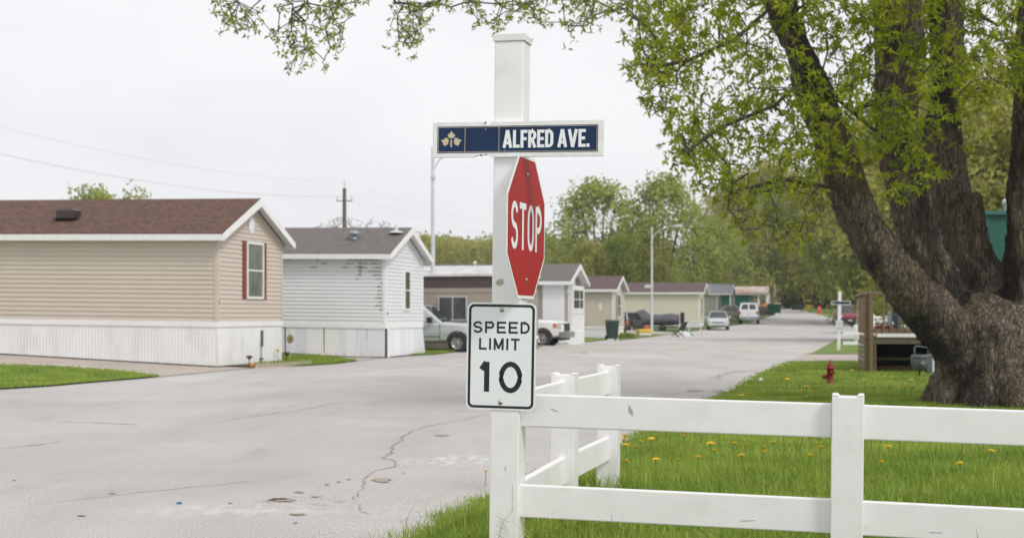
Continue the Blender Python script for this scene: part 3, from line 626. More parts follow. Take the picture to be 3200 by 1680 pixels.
def home(O, Wd, Ln, zs, ze, zr, msid, mroof, label, mskirt, shear=.012, os_=.3, og=.3, ang=HB, flat_top=False, zg=None, e=.127, trim=None, fascia=.17, corner=True, flare=0, skirt_gap=False, base=True, group=None, name='mobile_home', rust=None):
    """O ground point of the corner nearest street and camera. zs skirt top, ze eave, zr ridge (above O)"""
    trim = trim or M['trimw']; root = empty(name, O, ang - math.pi / 2 + math.pi / 2, label, 'mobile home', group)
    sh = (lambda p: Vector((p.x, p.y, p.z + p.y * shear)))
    zg_given = zg is not None; zg = zg or (lambda x, y: -.25)
    bl = lambda mb, nm, m, par=root, **k: mb.build(nm, m, par, shear=sh, **k)
    # inner box keeps the house solid
    s = MB(); s.box(.03, Wd - .03, .03, Ln, zs - .3, ze)
    lap(s, (0, 0, 0), (0, 1, 0), (-1, 0, 0), 0, Ln, zs, ze, e)          # long wall facing the camera
    lap(s, (Wd, 0, 0), (0, 1, 0), (1, 0, 0), 0, Ln, zs, ze, e)
    lap(s, (0, Ln, 0), (1, 0, 0), (0, 1, 0), 0, Wd, zs, ze, e)
    lap(s, (0, 0, 0), (1, 0, 0), (0, -1, 0), 0, Wd, zs, ze, e)
    if not flat_top:
        sl_ = (Wd / 2) / (zr - ze)
        for yy, n in ((0, (0, -1, 0)), (Ln, (0, 1, 0))): lap(s, (0, yy, 0), (1, 0, 0), n, 0, 0, ze, zr - .03, e, lim=lambda z: (max(0, (z - ze) * sl_), Wd - max(0, (z - ze) * sl_)))
    bl(s, 'siding', msid)
    if corner:
        c = MB()
        for cx, cy in ((0, 0), (Wd, 0)):
            c = MB(); sx = -.034 if cx == 0 else Wd - .058; c.box(sx, sx + .092, -.034, .07, zs, ze); bl(c, 'corner_trim', msid if corner == 'same' else trim)
    if zg_given: v_ = MB(); v_.box(.07, Wd - .07, .07, Ln - .07, -.4, zs - .02); bl(v_, 'skirt_gap_shade', M['dark'])  # black inner box, painted stand-in for the contact shade under the raised skirting
    # skirting: ribbed vertical panels down to the ground
    k = MB(); pitch = .1
    def skirt(P0, P1, n):
        P0, P1, n = Vector(P0), Vector(P1), Vector(n); d = P1 - P0; m = max(2, int(d.length / pitch)); prev = None
        for i in range(m + 1):
            for dq, o in ((0, .0), (.62, .0), (.74, .011), (.88, .011)):
                if i == m and dq > 0: break
                p = P0 + d * ((i + dq) / m) ; g = zg(p.x, p.y) - p.y * shear; fl = flare * (i + dq) / m if abs(n.y) > .5 else 0
                a = p + n * (o + .002) + Vector((0, 0, zs - .13)); b = p + n * (o + .01 + fl * .0) + Vector((0, 0, g)) + d.normalized() * (flare * ((i + dq) / m) if abs(n.y) > .5 else 0)
                if prev and not (skirt_gap and abs(n.y) > .5 and i * pitch < .12): k.quad(prev[1], b, a, prev[0])
                prev = (a, b)
    skirt((0, Ln, 0), (0, 0, 0), (-1, 0, 0)); skirt((0, 0, 0), (Wd, 0, 0), (0, -1, 0)); skirt((Wd, 0, 0), (Wd, Ln, 0), (1, 0, 0))
    bl(k, 'skirting', mskirt)
    if base:
        b = MB(); t_ = .035; b.box(-t_, 0, -t_, Ln, zs - .14, zs); b.box(0, Wd, -t_, 0, zs - .14, zs); b.box(Wd, Wd + t_, -t_, Ln, zs - .14, zs); bl(b, 'base_trim', trim)
    if flat_top:
        r = MB(); r.hexa([(-.12, -.12, ze), (Wd + .12, -.12, ze), (Wd + .12, Ln + .12, ze), (-.12, Ln + .12, ze), (-.10, -.10, ze + .10), (Wd + .1, -.1, ze + .10), (Wd + .1, Ln + .1, ze + .10), (-.1, Ln + .1, ze + .10)])
        r.hexa([(.0, .0, ze + .1), (Wd, 0, ze + .1), (Wd, Ln, ze + .1), (0, Ln, ze + .1), (Wd * .4, .5, zr), (Wd * .6, .5, zr), (Wd * .6, Ln - .5, zr), (Wd * .4, Ln - .5, zr)]); bl(r, 'roof', mroof)
        return root, bl
    tn = (zr - ze) / (Wd / 2); th = .05; r = MB(); lift = fascia * .55
    for sgn in (1, -1):
        X = (lambda q: q if sgn > 0 else Wd - q); q0, q1 = -os_, Wd / 2; z0, z1 = ze - os_ * tn + lift, zr + lift
        pts = [(X(q0), -og, z0), (X(q1), -og, z1), (X(q1), Ln + og, z1), (X(q0), Ln + og, z0)]; up = Vector((0, 0, th))
        if sgn < 0: pts = [pts[1], pts[0], pts[3], pts[2]]
        r.hexa([Vector(p) for p in pts] + [Vector(p) + up for p in pts])
    bl(r, 'roof', mroof)
    f = MB(); ft = .03
    for sgn in (1, -1):
        X = (lambda q: q if sgn > 0 else Wd - q); z0 = ze - os_ * tn + lift; a, b = sorted((X(-os_), X(-os_ - ft)))
        f.box(a, b, -og - ft, Ln + og, z0 - fascia + .02, z0 + .02)
        for yy in (-og - ft, Ln + og):    # rake boards
            x0, x1 = X(-os_ + .0), X(Wd / 2); zz1 = zr + lift
            f.add([(x0, yy, z0 - fascia + .02), (x1, yy, zz1 - fascia - .02), (x1, yy, zz1 + .035), (x0, yy, z0 + .035), (x0, yy + ft, z0 - fascia + .02), (x1, yy + ft, zz1 - fascia - .02), (x1, yy + ft, zz1 + .035), (x0, yy + ft, z0 + .035)],
                  [(0, 1, 2, 3), (7, 6, 5, 4), (0, 4, 5, 1), (3, 2, 6, 7), (0, 3, 7, 4), (1, 5, 6, 2)])
        a, b = sorted((X(-os_), X(0))); f.box(a, b, 0, Ln, z0 - fascia + .035, z0 - fascia + .05)
    bl(f, 'fascia', trim)
    so_ = MB()
    for sgn in (1, -1):     # white underside of the gable overhang
        X = (lambda q: q if sgn > 0 else Wd - q); d0 = lift - .012
        pts = [(X(-os_), -og, ze - os_ * tn + d0), (X(Wd / 2), -og, zr + d0), (X(Wd / 2), 0, zr + d0), (X(-os_), 0, ze - os_ * tn + d0)]; so_.hexa([Vector(p) - Vector((0, 0, .012)) for p in pts] + [Vector(p) for p in pts])
    bl(so_, 'soffit', trim)
    return root, bl
skw = siding('skirt_white', (.82, .82, .82), .94); stain(skw, (.42, .36, .29), 2.0, (1, 1, .4), .52, .8, amt=.3); stain(skw, (.45, .38, .30), 3, (3, 3, .3), .42, .6, (.25, -.05), .75)
sidT = siding('siding_tan', (.60, .53, .455), .96)
sidW = stain(siding('siding_grey_white', (.75, .76, .775), .97), (.66, .68, .70), 1, (1, 1, 1), .9, .95)
sidB = siding('siding_beige', (.60, .535, .445), .96); sidY = siding('siding_cream', (.71, .66, .53), .96); sidG = siding('siding_sage', (.42, .42, .35), .95)
roofR = shingle('shingle_red_brown', (.19, .10, .07), (.085, .048, .040), (.05, .04, .04))
roofG = shingle('shingle_grey', (.20, .175, .16), (.14, .125, .12), (.11, .10, .10))
roofP = shingle('shingle_plum', (.145, .095, .09), (.115, .08, .078), (.10, .075, .075))
M['trim_tan'] = flat('trim_tan', (.48, .43, .36), .5)
# 1: tan home with red shutters
O1 = Vector((-8.0, 39.1, -.02))
zg1 = lambda x, y: T(*(O1 + Matrix.Rotation(HB, 3, 'Z') @ Vector((x, y, 0))).xy) - O1.z + .045
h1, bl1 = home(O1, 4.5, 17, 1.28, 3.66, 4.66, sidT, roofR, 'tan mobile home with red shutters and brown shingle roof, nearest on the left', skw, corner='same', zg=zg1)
window(h1, (0, 0, 0), (1, 0, 0), (0, -1, 0), 1.86, 1.93, 1.18, 1.62, .06, gl=mat('curtained_glass', (.23, .24, .20), (.13, .15, .13), 4, .12, spec=.8, stretch=(1, 1, .4)), shutters=flat('shutter_red', (.24, .045, .035), .55))
mb = MB().lathe([(.001, .03), (.13, .03), (.15, .015), (.19, .02), (.21, 0), (.001, 0)], 24, Matrix.Translation((2.25, -.02, 4.02)) @ Matrix.Rotation(R(90), 4, 'X') @ Matrix.Diagonal((1, 1.25, 1, 1)))
bl1(mb, 'gable_vent', M['trimw'])
def roof_vent(bl, x, y, z, kind, m=None):
    mb = MB()
    if kind == 'box': mb.box(x - .2, x + .2, y - .28, y + .28, z - .12, z + .1); mb.hexa([(x - .2, y - .28, z + .1), (x + .2, y - .28, z + .1), (x + .2, y + .28, z + .1), (x - .2, y + .28, z + .1), (x - .12, y - .17, z + .17), (x + .12, y - .17, z + .17), (x + .12, y + .17, z + .17), (x - .12, y + .17, z + .17)]); mb.box(x - .3, x + .25, y - .36, y + .36, z - .13, z - .11)
    elif kind == 'dome': mb.lathe([(.14, -.1), (.10, -.08), (.10, .05), (.19, .07), (.20, .13), (.12, .2), (.001, .22)], 14, Matrix.Translation((x, y, z)))
    else: mb.lathe([(.26, -.08), (.18, -.02), (.05, .0), (.05, .22), (.001, .22)], 12, Matrix.Translation((x, y, z)))
    return bl(mb, 'roof_vent', m or M['alu'])
roof_vent(bl1, .80, 4.95, 4.27, 'box', flat('vent_brown', (.055, .035, .035), .4))
mb = MB(); mb.box(.035, .075, -.035, -.02, 1.75, 1.86); bl1(mb, 'outlet_cover', M['dark'])
mb = MB()
mb.box(2.9, 3.0, -.06, -.02, .55, 1.02, 0); mb.tube([(2.84, -.06, .7), (2.80, -.08, .62), (2.83, -.07, .30), (2.83, -.06, .02)], .012, 6); mb.box(2.8, 3.0, -.07, -.03, .17, .22)
bl1(mb, 'water_tap', flat('tap_grey', (.12, .11, .10), .6))
# 2: grey-white home with mould streaks
O2 = Vector((-4.26, 48.3, .10))
zg2 = lambda x, y: T(*(O2 + Matrix.Rotation(HB, 3, 'Z') @ Vector((x, y, 0))).xy) - O2.z + .04
skp = siding('skirt_panels', (.74, .76, .80), .97); stain(skp, (.83, .83, .82), 1.2, (1, .6, .01), .5, .52, amt=.9); stain(skp, (.45, .38, .30), 3, (3, 3, .3), .45, .6, (.2, -.1), .6)
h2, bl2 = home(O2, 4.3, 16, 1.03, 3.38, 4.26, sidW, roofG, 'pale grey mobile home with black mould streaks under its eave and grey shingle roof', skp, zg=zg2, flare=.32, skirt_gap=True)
window(h2, (0, 0, 0), (1, 0, 0), (0, -1, 0), 2.0, 1.50, .72, 1.42, .07, gl=mat('reflecting_glass', (.10, .115, .075), (.05, .055, .05), 2.5, .1, spec=.8))
def moulds():
    cells = [(y, z, ln) for y, z, ln in MO]
    for i, (y, z, ln) in enumerate(cells):
        mb = MB(); n = 9; top = []; bot = []
        for k in range(n + 1):
            q = y + ln * k / n; w_ = .018 * math.sin(math.pi * (k + .4) / (n + .8)) * random.uniform(.6, 1.5); top.append((-.031, q, z + w_)); bot.append((-.031, q, z - w_ * random.uniform(.3, 1)))
        for k in range(n): mb.quad(bot[k], bot[k + 1], top[k + 1], top[k])
        bl2(mb, 'mould_streak', MM)
MM = flat('mould_black', (.19, .18, .17), .9); MO = []
zc_ = lambda k: 1.03 + .127 * k - .004
for _ in range(46):
    k = 18 - int(abs(random.gauss(0, 1)) * 2.6); y = random.choice([random.uniform(.1, .5), random.gauss(.75, .45), random.gauss(.9, .6), random.uniform(.1, 5.5), random.gauss(4.6, .6)])
    if k > 2 and .06 < y < 5.8: MO.append((y, zc_(k), random.uniform(.1, .55)))
for k in range(13, 19): MO.append((.80 + random.uniform(-.05, .05), zc_(k), .22)); MO.append((.82, zc_(k) + .05, .10)); MO.append((.10, zc_(k), .35))
for k in range(4, 13): MO.append((.08, zc_(k), random.uniform(.05, .3)))
moulds()
roof_vent(bl2, 1.0, 1.45, 4.02, 'dome', flat('vent_blue', (.30, .34, .42), .35, .3)); roof_vent(bl2, 1.55, .1, 4.26, 'pipe', M['alu'])
mb = MB(); mb.box(.0, .16, -.012, .3, -.05, .88); bl2(mb, 'skirting_gap', M['dark'])
mb = MB(); mb.box(.17, .42, -.04, -.02, -.08, .90); bl2(mb, 'loose_panel', M['trimw'])
mb = MB()
for y_, ww in ((3.55, .035), (2.15, .02), (.62, .012)): mb.box(-.016, -.010, y_, y_ + ww, .02, .89)
bl2(mb, 'panel_joint', M['dark'])
mb = MB(); mb.box(.16, .21, -.035, -.02, 1.35, 1.45); bl2(mb, 'outlet_cover', M['dark'])
# 3: flat-roofed brown trailer
O3 = Vector((.25, 58.2, 0))
h3, bl3 = home(O3, 3.7, 15, .55, 3.02, 3.5, siding('panel_tan', (.36, .30, .25), .94), mat('roof_coating', (.66, .66, .66), (.50, .49, .48), 1.5, .6), 'low tan trailer with dark brown band and white flat roof, behind the silver pickup', siding('skirt_tan', (.30, .26, .22)), shear=0, flat_top=True, e=.6, corner=False)
mb = MB(); mb.box(-.03, 0, -.03, 15, 2.55, 3.02); mb.box(0, 3.7, -.03, 0, 2.55, 3.02); bl3(mb, 'brown_band', mat('band_brown', (.085, .065, .055), (.07, .052, .045), 2, .6, stretch=(1, 9, 1)))
window(h3, (0, 0, 0), (0, -1, 0), (-1, 0, 0), -3.35, 1.22, 1.22, .98, .04, mull=(.5,), rails=(), frm=M['alu'], gl=M['screen'])
mb = MB()
for y_ in np.arange(.1, 15, .41): mb.box(-.006, .0, y_, y_ + .012, .55, 2.55)
bl3(mb, 'panel_seam', flat('seam', (.25, .21, .18)))
mb = MB(); mb.lathe([(.05, 0), (.05, .3), (.08, .3), (.08, .36), (.001, .38)], 10, Matrix.Translation((1.5, 2.2, 3.3))); bl3(mb, 'roof_vent', M['trimw'])
# 4: white home with bay end
O4 = Vector((2.45, 69, .02))
h4, bl4 = home(O4, 4.2, 15, .62, 3.04, 3.80, siding('siding_greige', (.37, .335, .30)), roofG, 'mobile home with white entry wall and wide end window, just right of the stop sign', skw, shear=.004, os_=.35, og=.45)
mb = MB(); lap(mb, (-.02, 0, 0), (0, 1, 0), (-1, 0, 0), -.02, 1.0, .10, 3.04); mb.box(-.02, .1, -.03, 1.0, .1, 3.04); bl4(mb, 'white_side_wall', siding('siding_white', (.84, .85, .86), .97))
mb = MB(); mb.box(.0, 1.0, -.09, -.022, .1, 1.0); mb.box(.9, 4.0, -.3, -.036, -.1, .62); mb.box(.9, 1.05, -.3, -.036, .62, 2.85); mb.box(3.85, 4.0, -.3, -.036, .62, 2.85); mb.box(1.05, 3.85, -.3, -.036, 1.50, 1.66); mb.box(1.05, 3.85, -.3, -.036, 2.72, 2.85); mb.box(2.2, 2.36, -.12, -.03, 2.85, 3.7); bl4(mb, 'bay_frame', M['trimw'])
mb = MB(); lap(mb, (1.05, -.24, 0), (1, 0, 0), (0, -1, 0), 0, 2.8, .62, 1.50); mb.box(1.05, 3.85, -.24, -.036, .62, 2.72); bl4(mb, 'bay_panel', h4.children[0].data.materials[0])
window(h4, (0, -.24, 0), (1, 0, 0), (0, -1, 0), 1.06, 1.67, 2.78, 1.04, .08, mull=(.62,))
mb = MB().ball((.55, -.16, 2.5), .09, 10); mb.box(.5, .6, -.12, -.02, 2.45, 2.62); bl4(mb, 'wall_lamp', flat('lamp_glass', (.75, .74, .70), .2))
mb = MB().ball((3.85, -.16, 2.5), .08, 10); bl4(mb, 'wall_lamp', M['dark'])
mb = MB(); mb.box(-.03, .0, 3.0, 4.0, 1.25, 2.2); bl4(mb, 'window', M['screen'])
# 5: beige
O5 = Vector((6.5, 92.5, -.12))
h5, bl5 = home(O5, 4.3, 16, .80, 3.2, 3.98, sidB, roofP, 'beige mobile home with plum brown roof and a dark green trash cart at its corner', skw, shear=.004)
window(h5, (0, 0, 0), (1, 0, 0), (0, -1, 0), 1.5, 1.35, 1.3, 1.6, .10, shutters=flat('shutter_dark', (.07, .09, .10), .5), gl=M['glass'])
mb = MB(); mb.box(-.09, 0, .2, 6.0, -.15, .05); bl5(mb, 'timber_sill', flat('pine', (.55, .42, .27), .7))
roof_vent(bl5, 2.1, 6.2, 4.1, 'dome', flat('vent_dark', (.10, .11, .14), .35))
mb = MB(); mb.box(-.03, 0, .75, .92, 1.9, 2.3); bl5(mb, 'meter_box', M['trimw'])
# 6: cream
O6 = Vector((17.4, 134, .03))
h6, bl6 = home(O6, 4.4, 19, .86, 3.50, 4.33, sidY, roofP, 'cream mobile home with white skirting and plum roof, behind the tarp covered boat', skw, shear=.004, og=.5, e=.2)
window(h6, (0, 0, 0), (1, 0, 0), (0, -1, 0), 1.3, 1.4, 1.5, 1.7, .08, gl=M['screen'])
roof_vent(bl6, .9, 4.9, 4.05, 'box', M['alu']); roof_vent(bl6, 1.2, 14.2, 4.3, 'dome', M['alu']); roof_vent(bl6, 1.6, 18, 4.35, 'dome', M['trimw'])
# 7: sage
O7 = Vector((22.4, 157, .85))
h7, bl7 = home(O7, 4.4, 17, .5, 2.95, 3.85, sidG, mat('roof_grey_far', (.27, .28, .30), (.20, .21, .23), 2, .9), 'sage green home with pale grey roof and white porch post, behind the silver car', skw, shear=0, og=1.6, e=.2)
mb = MB(); mb.box(-.05, .15, -1.5, -1.3, 0, 3.0); mb.box(4.2, 4.4, -1.5, -1.3, 0, 3.0); bl7(mb, 'porch_post', M['trimw'])
# 8: green with rusty roof
O8 = Vector((31.0, 187, 1.25)); sidGr = siding('siding_green', (.008, .13, .095), .85)
rr = mat('rusty_roof', (.62, .61, .60), (.36, .20, .14), .5, .8, stretch=(1, .8, 1), detail=8)
h8, bl8 = home(O8, 3.6, 16, .4, 3.0, 3.7, sidGr, rr, 'dark green trailer with rusty white metal roof at the far end of the row', skw, shear=0, og=2.2, e=.4, fascia=.3, trim=flat('trim_old', (.45, .42, .38), .7))
mb = MB()
for x_, y_ in ((.1, -2.1), (.1, -1.0), (3.4, -2.1)): mb.box(x_ - .13, x_ + .13, y_ - .13, y_ + .13, -.3, 3.0)
bl8(mb, 'porch_post', M['trimw'])
# green home behind the big tree, far right
O9 = Vector((12.35, 37.5, 0)); 
h9, bl9 = home(O9, 9, 5, .6, 4.05, 4.3, siding('siding_teal', (.010, .105, .080), .85), flat('coping_green', (.012, .10, .08), .6), 'dark green house wall seen between the trunks of the big tree', skw, shear=0, ang=0, flat_top=True, e=2.2, trim=flat('trim_green', (.012, .12, .09), .5))
mb = MB().lathe([(.05, 4.1), (.05, 4.38), (.09, 4.4), (.09, 4.5), (.04, 4.55), (.001, 4.56)], 12, Matrix.Translation((.85, 1.0, 0))); bl9(mb, 'chimney', M['alu'])

# ------------------------------------------------------------------ street lamps, poles, wires
def street_lamp(x, y, rz, label):
    r = empty('street_lamp', (x, y, T(x, y)), rz, label, 'street lamp', 'street lamps along the road')
    MB().tube([(0, 0, -.2), (0, 0, .3), (0, 0, 4), (0, 0, 8.3)], [.11, .10, .085, .062], 12).build('pole', M['alu'], r)
    MB().tube([(0, 0, 7.3), (.25, 0, 7.75), (.7, 0, 8.1), (1.3, 0, 8.3), (1.75, 0, 8.35)], [.03] * 5, 8).build('arm', M['alu'], r)
    MB().lathe([(.001, -.42), (.09, -.40), (.13, -.2), (.17, .05), (.15, .3), (.07, .42), (.001, .44)], 14, Matrix.Translation((2.0, 0, 8.36)) @ Matrix.Rotation(R(90), 4, 'Y') @ Matrix.Diagonal((.55, 1, 1, 1))).build('lamp_head', M['alu'], r)
    MB().box(-.09, .09, -.12, .12, 7.0, 7.12).build('clamp', M['alu'], r); return r
street_lamp(-3.26, 59.3, R(-6), 'aluminium street lamp whose arm is hidden behind the blue street name board')
street_lamp(11.07, 114, R(-6), 'aluminium street lamp with curved arm in front of the covered boat')
pl = G(2420, 975); p_ = MB().tube([(0, 0, -.3), (0, 0, 5.2)], [.16, .13], 10).build('utility_pole', mat('concrete_pole', (.42, .41, .40), None, 3, .9)); p_.location = W(2420, 975, 225); p_.location.z -= .8
tag(p_, 'plain grey pole standing by the woods at the end of the road', 'pole')
up = empty('utility_pole', (-12.8, 110, .3), 0, 'old wooden utility pole with short crossarm behind the grey roof', 'utility pole')
MB().tube([(0, 0, -.5), (0, 0, 10.8)], [.19, .14], 10).build('pole', M['twigg'], up)
MB().box(-.6, .6, -.04, .04, 9.80, 9.87).build('crossarm', M['twigg'], up)
for x_ in (-.56, .56): MB().tube([(x_, 0, 9.87), (x_, 0, 10.2)], .05, 6).build('insulator', M['alu'], up)
MB().tube([(0, 0, 10.8), (0, 0, 11.35)], .05, 6).build('insulator', M['alu'], up)
wm = flat('wire_grey', (.42, .42, .44), .6)
for i, (dx, z) in enumerate([(0, 11.65), (-.56, 10.5), (.56, 10.5)]):
    A = Vector((-12.8 + dx, 110, z)); Bq = Vector((-29.0 + dx * 1.4, 48 + dx, [11.2, 10.05, 9.7][i])); Cq = Vector((11.5 + dx, 200, z + 1.0)); pts = []
    for k in range(25): t_ = k / 24; p = Bq.lerp(A, t_); p.z -= 4 * 1.3 * t_ * (1 - t_); pts.append(p)
    for k in range(1, 17): t_ = k / 16; p = A.lerp(Cq, t_); p.z -= 4 * 1.3 * t_ * (1 - t_); pts.append(p)
    tag(MB().tube(pts, .0048, 4).build('power_line', wm), ['topmost power line running from the wooden pole top', 'power line from the left end of the pole crossarm', 'power line from the right end of the pole crossarm'][i], 'power line', 'power lines over the homes')

# ------------------------------------------------------------------ vehicles
def loft(secs, ringfn):
    mb = MB(); rings = [ringfn(*s) for s in secs]; n = len(rings[0]); vs = [p for r_ in rings for p in r_]
    fs = [(i * n + k, (i + 1) * n + k, (i + 1) * n + (k + 1) % n, i * n + (k + 1) % n) for i in range(len(rings) - 1) for k in range(n)]
    fs += [tuple(range(n)), tuple(range(len(vs) - 1, len(vs) - n - 1, -1))]; mb.add(vs, fs); return mb
def bring(x, zb, zt, hw, cr=.1):
    zm = zb + .5 * (zt - zb); h = [(-.78 * hw, zb), (-.97 * hw, zb + .07), (-hw, zm), (-.985 * hw, zt - cr), (-.93 * hw, zt - cr * .25), (-.80 * hw, zt)]
    return [(x, y, z) for y, z in h] + [(x, 0, zt + .025)] + [(x, -y, z) for y, z in h[::-1]] + [(x, 0, zb)]
def recalc(o):
    bm = bmesh.new(); bm.from_mesh(o.data); bmesh.ops.recalc_face_normals(bm, faces=bm.faces[:]); bm.to_mesh(o.data); bm.free()
def vehicle(name, label, cat, loc, yaw, paint, body, cab, wins, wheels, wr=.36, ww=.24, rim=None, bed=None, group=None, trim=None, lower=None):
    r = empty(name, loc, yaw, label, cat, group)
    b = loft(body, bring).build('body', paint, r); recalc(b)
    bv = b.modifiers.new('b', 'BEVEL'); bv.width = .035; bv.segments = 2; bv.limit_method = 'ANGLE'; bv.angle_limit = R(28)
    hw = max(s[3] for s in body); c = MB()
    for x in wheels:
        for s_ in (-1, 1): c.lathe([(.001, -.19), (wr * 1.2, -.19), (wr * 1.2, .19), (.001, .19)], 24, Matrix.Translation((x, s_ * (hw - .12), wr * 1.02)) @ Matrix.Rotation(R(90), 4, 'X'))
    if bed: c.box(bed[0], bed[1], -bed[2], bed[2], bed[3], 3)
    co = c.build('cut', paint, None); recalc(co); b.parent = None
    bo = b.modifiers.new('c', 'BOOLEAN'); bo.object = co; bo.operation = 'DIFFERENCE'; bo.solver = 'EXACT'; bake(b); b.parent = r
    for p_ in b.data.polygons: p_.use_smooth = False
    cm = co.data; bpy.data.objects.remove(co); bpy.data.meshes.remove(cm)
    x0b, x1b, wb, z0, x0t, x1t, wt, z1 = cab
    C = [Vector(p) for p in ((x0b, -wb, z0), (x1b, -wb, z0), (x1b, wb, z0), (x0b, wb, z0), (x0t, -wt, z1), (x1t, -wt, z1), (x1t, wt, z1), (x0t, wt, z1))]
    mb = MB(); mb.hexa(C); mb.build('cab', paint, r, .07, 3)
    faces = {'R': (1, 0, 4, 5), 'L': (2, 3, 7, 6), 'F': (1, 2, 6, 5), 'B': (0, 3, 7, 4)}    # (bottom a, bottom b, top b', top a') ; R = -y side, measured from the front
    for nm, fc, s0, s1, t0, t1, sl0, sl1 in wins:
        a, b_, c_, d_ = [C[i] for i in faces[fc]]
        if fc in 'RL': a, b_, c_, d_ = C[faces[fc][0]], C[faces[fc][1]], C[faces[fc][2]], C[faces[fc][3]]
        if fc == 'L': a, b_, c_, d_ = C[2], C[3], C[7], C[6]
        P = lambda s, t: (a.lerp(b_, s)).lerp(d_.lerp(c_, s), t)
        n = (b_ - a).cross(d_ - a).normalized(); cen = (C[0] + C[6]) / 2
        if n.dot(P(.5, .5) - cen) < 0: n = -n
        q = [P(s0, t0), P(s1, t0), P(s1 + sl1, t1), P(s0 + sl0, t1)]; mb = MB(); mb.hexa([p - n * .01 for p in q] + [p + n * .012 for p in q]); o = mb.build(nm, M['carglass'], r); recalc(o)
    for x in wheels:
        for s_ in (-1, 1):
            Mx = Matrix.Translation((x, s_ * (hw - .14), wr)) @ Matrix.Rotation(R(-90 * s_), 4, 'X')
            t_ = MB().lathe([(wr * .62, -ww / 2), (wr * .9, -ww / 2), (wr, -ww * .35), (wr, ww * .35), (wr * .9, ww / 2), (wr * .62, ww / 2), (wr * .60, 0), (wr * .62, -ww / 2)], 28, Mx).build('wheel', M['tyre'], r)
            rm = MB().lathe([(.001, ww * .30), (wr * .16, ww * .34), (wr * .18, ww * .2), (wr * .2, ww * .12), (wr * .5, ww * .05), (wr * .56, ww * .42), (wr * .63, ww * .45), (wr * .63, -.05), (.001, -.05)], 24, Mx)
            for k in range(6):
                a = 2 * math.pi * k / 6; rm.hexa([Mx @ Matrix.Rotation(a, 4, 'Z') @ Vector(p) for p in ((wr * .1, -.03, 0), (wr * .58, -.045, 0), (wr * .58, .045, 0), (wr * .1, .03, 0), (wr * .1, -.03, ww * .32), (wr * .58, -.04, ww * .38), (wr * .58, .04, ww * .38), (wr * .1, .03, ww * .32))])
            rm.build('rim', rim or M['rim'], t_)
    return r
def vpart(r, nm, m, *boxes, bev=.02):
    mb = MB()
    for b_ in boxes: mb.box(*b_)
    return mb.build(nm, m, r, bev)
silver = mat('paint_silver', (.60, .62, .64), (.55, .57, .59), .8, .3, metal=.25, coat=.6); white = mat('paint_white', (.82, .82, .82), (.78, .78, .78), .8, .35, coat=.4)
red_l = flat('tail_red', (.45, .015, .012), .25); orange_l = flat('lens_orange', (.75, .16, .03), .3); clear_l = flat('lens_clear', (.62, .63, .60), .15); chrome = flat('bumper_grey', (.40, .41, .42), .3, .7); blackp = flat('black_plastic', (.02, .02, .022), .5)
plate_m = flat('licence_plate', (.55, .57, .58), .5)
tbody = [(-2.75, .55, 1.12, .93), (-2.7, .5, 1.16, .98), (-1.6, .42, 1.17, 1.0), (-.6, .38, 1.17, 1.0), (.95, .38, 1.17, 1.0), (1.15, .40, 1.19, 1.0), (2.0, .42, 1.14, .98), (2.5, .45, 1.08, .94), (2.68, .5, .98, .86)]
ta = math.atan2(-.23, .973)
silt = vehicle('pickup_truck', 'silver pickup truck parked before the tan trailer, partly behind the speed limit sign', 'pickup truck', (-3.62, 57.2, -.02), ta + .03, silver, tbody, (-1.45, 1.15, .93, 1.12, -1.25, .25, .74, 1.86),
    [('side_window', 'R', .30, .60, .12, .86, .0, .0), ('side_window', 'R', .645, .95, .12, .86, 0, -.02), ('side_window', 'L', .30, .60, .12, .86, 0, 0), ('side_window', 'L', .645, .95, .12, .86, 0, 0), ('windshield', 'F', .06, .94, .08, .92, .0, .0), ('rear_window', 'B', .12, .88, .2, .85, 0, 0)], (-1.75, 1.72), .385, .27, bed=(-2.62, -1.52, .82, .7))
vpart(silt, 'side_mirror', blackp, (.55, .75, -1.22, -.98, 1.16, 1.38)); vpart(silt, 'side_mirror', blackp, (.55, .75, .98, 1.22, 1.16, 1.38))
vpart(silt, 'bumper', chrome, (2.6, 2.85, -.9, .9, .42, .66)); vpart(silt, 'door_handle', chrome, (-.55, -.35, -1.02, -.995, .98, 1.02), bev=.005); vpart(silt, 'headlight', clear_l, (2.5, 2.66, -.9, -.6, .78, .98)); vpart(silt, 'headlight', clear_l, (2.5, 2.66, .6, .9, .78, .98)); vpart(silt, 'grille', blackp, (2.6, 2.70, -.55, .55, .70, .95))
mb = MB(); mb.box(1.02, 1.035, -1.006, -.99, .45, 1.15); mb.box(-.30, -.285, -1.006, -.99, .45, 1.15); mb.box(-.3, 1.03, -1.006, -.99, .62, .635); mb.build('door_seam', blackp, silt)
wb2 = [(-2.75, .55, 1.14, .93), (-2.7, .5, 1.2, .98), (-.6, .38, 1.22, 1.0), (.95, .38, 1.22, 1.0), (1.15, .40, 1.27, 1.0), (2.1, .42, 1.20, .98), (2.58, .45, 1.14, .95), (2.72, .5, .98, .90)]
wt = vehicle('pickup_truck', 'white pickup truck whose nose shows right of the speed limit sign', 'pickup truck', (-.12, 67.1, -.02), ta, white, wb2, (-1.5, 1.15, .93, 1.18, -1.25, .2, .74, 1.92),
    [('side_window', 'R', .3, .6, .12, .86, 0, 0), ('side_window', 'R', .645, .95, .12, .86, 0, -.02), ('side_window', 'L', .3, .6, .12, .86, 0, 0), ('windshield', 'F', .06, .94, .08, .92, 0, 0), ('rear_window', 'B', .12, .88, .2, .85, 0, 0)], (-1.75, 1.78), .40, .28, bed=(-2.62, -1.56, .82, .7))
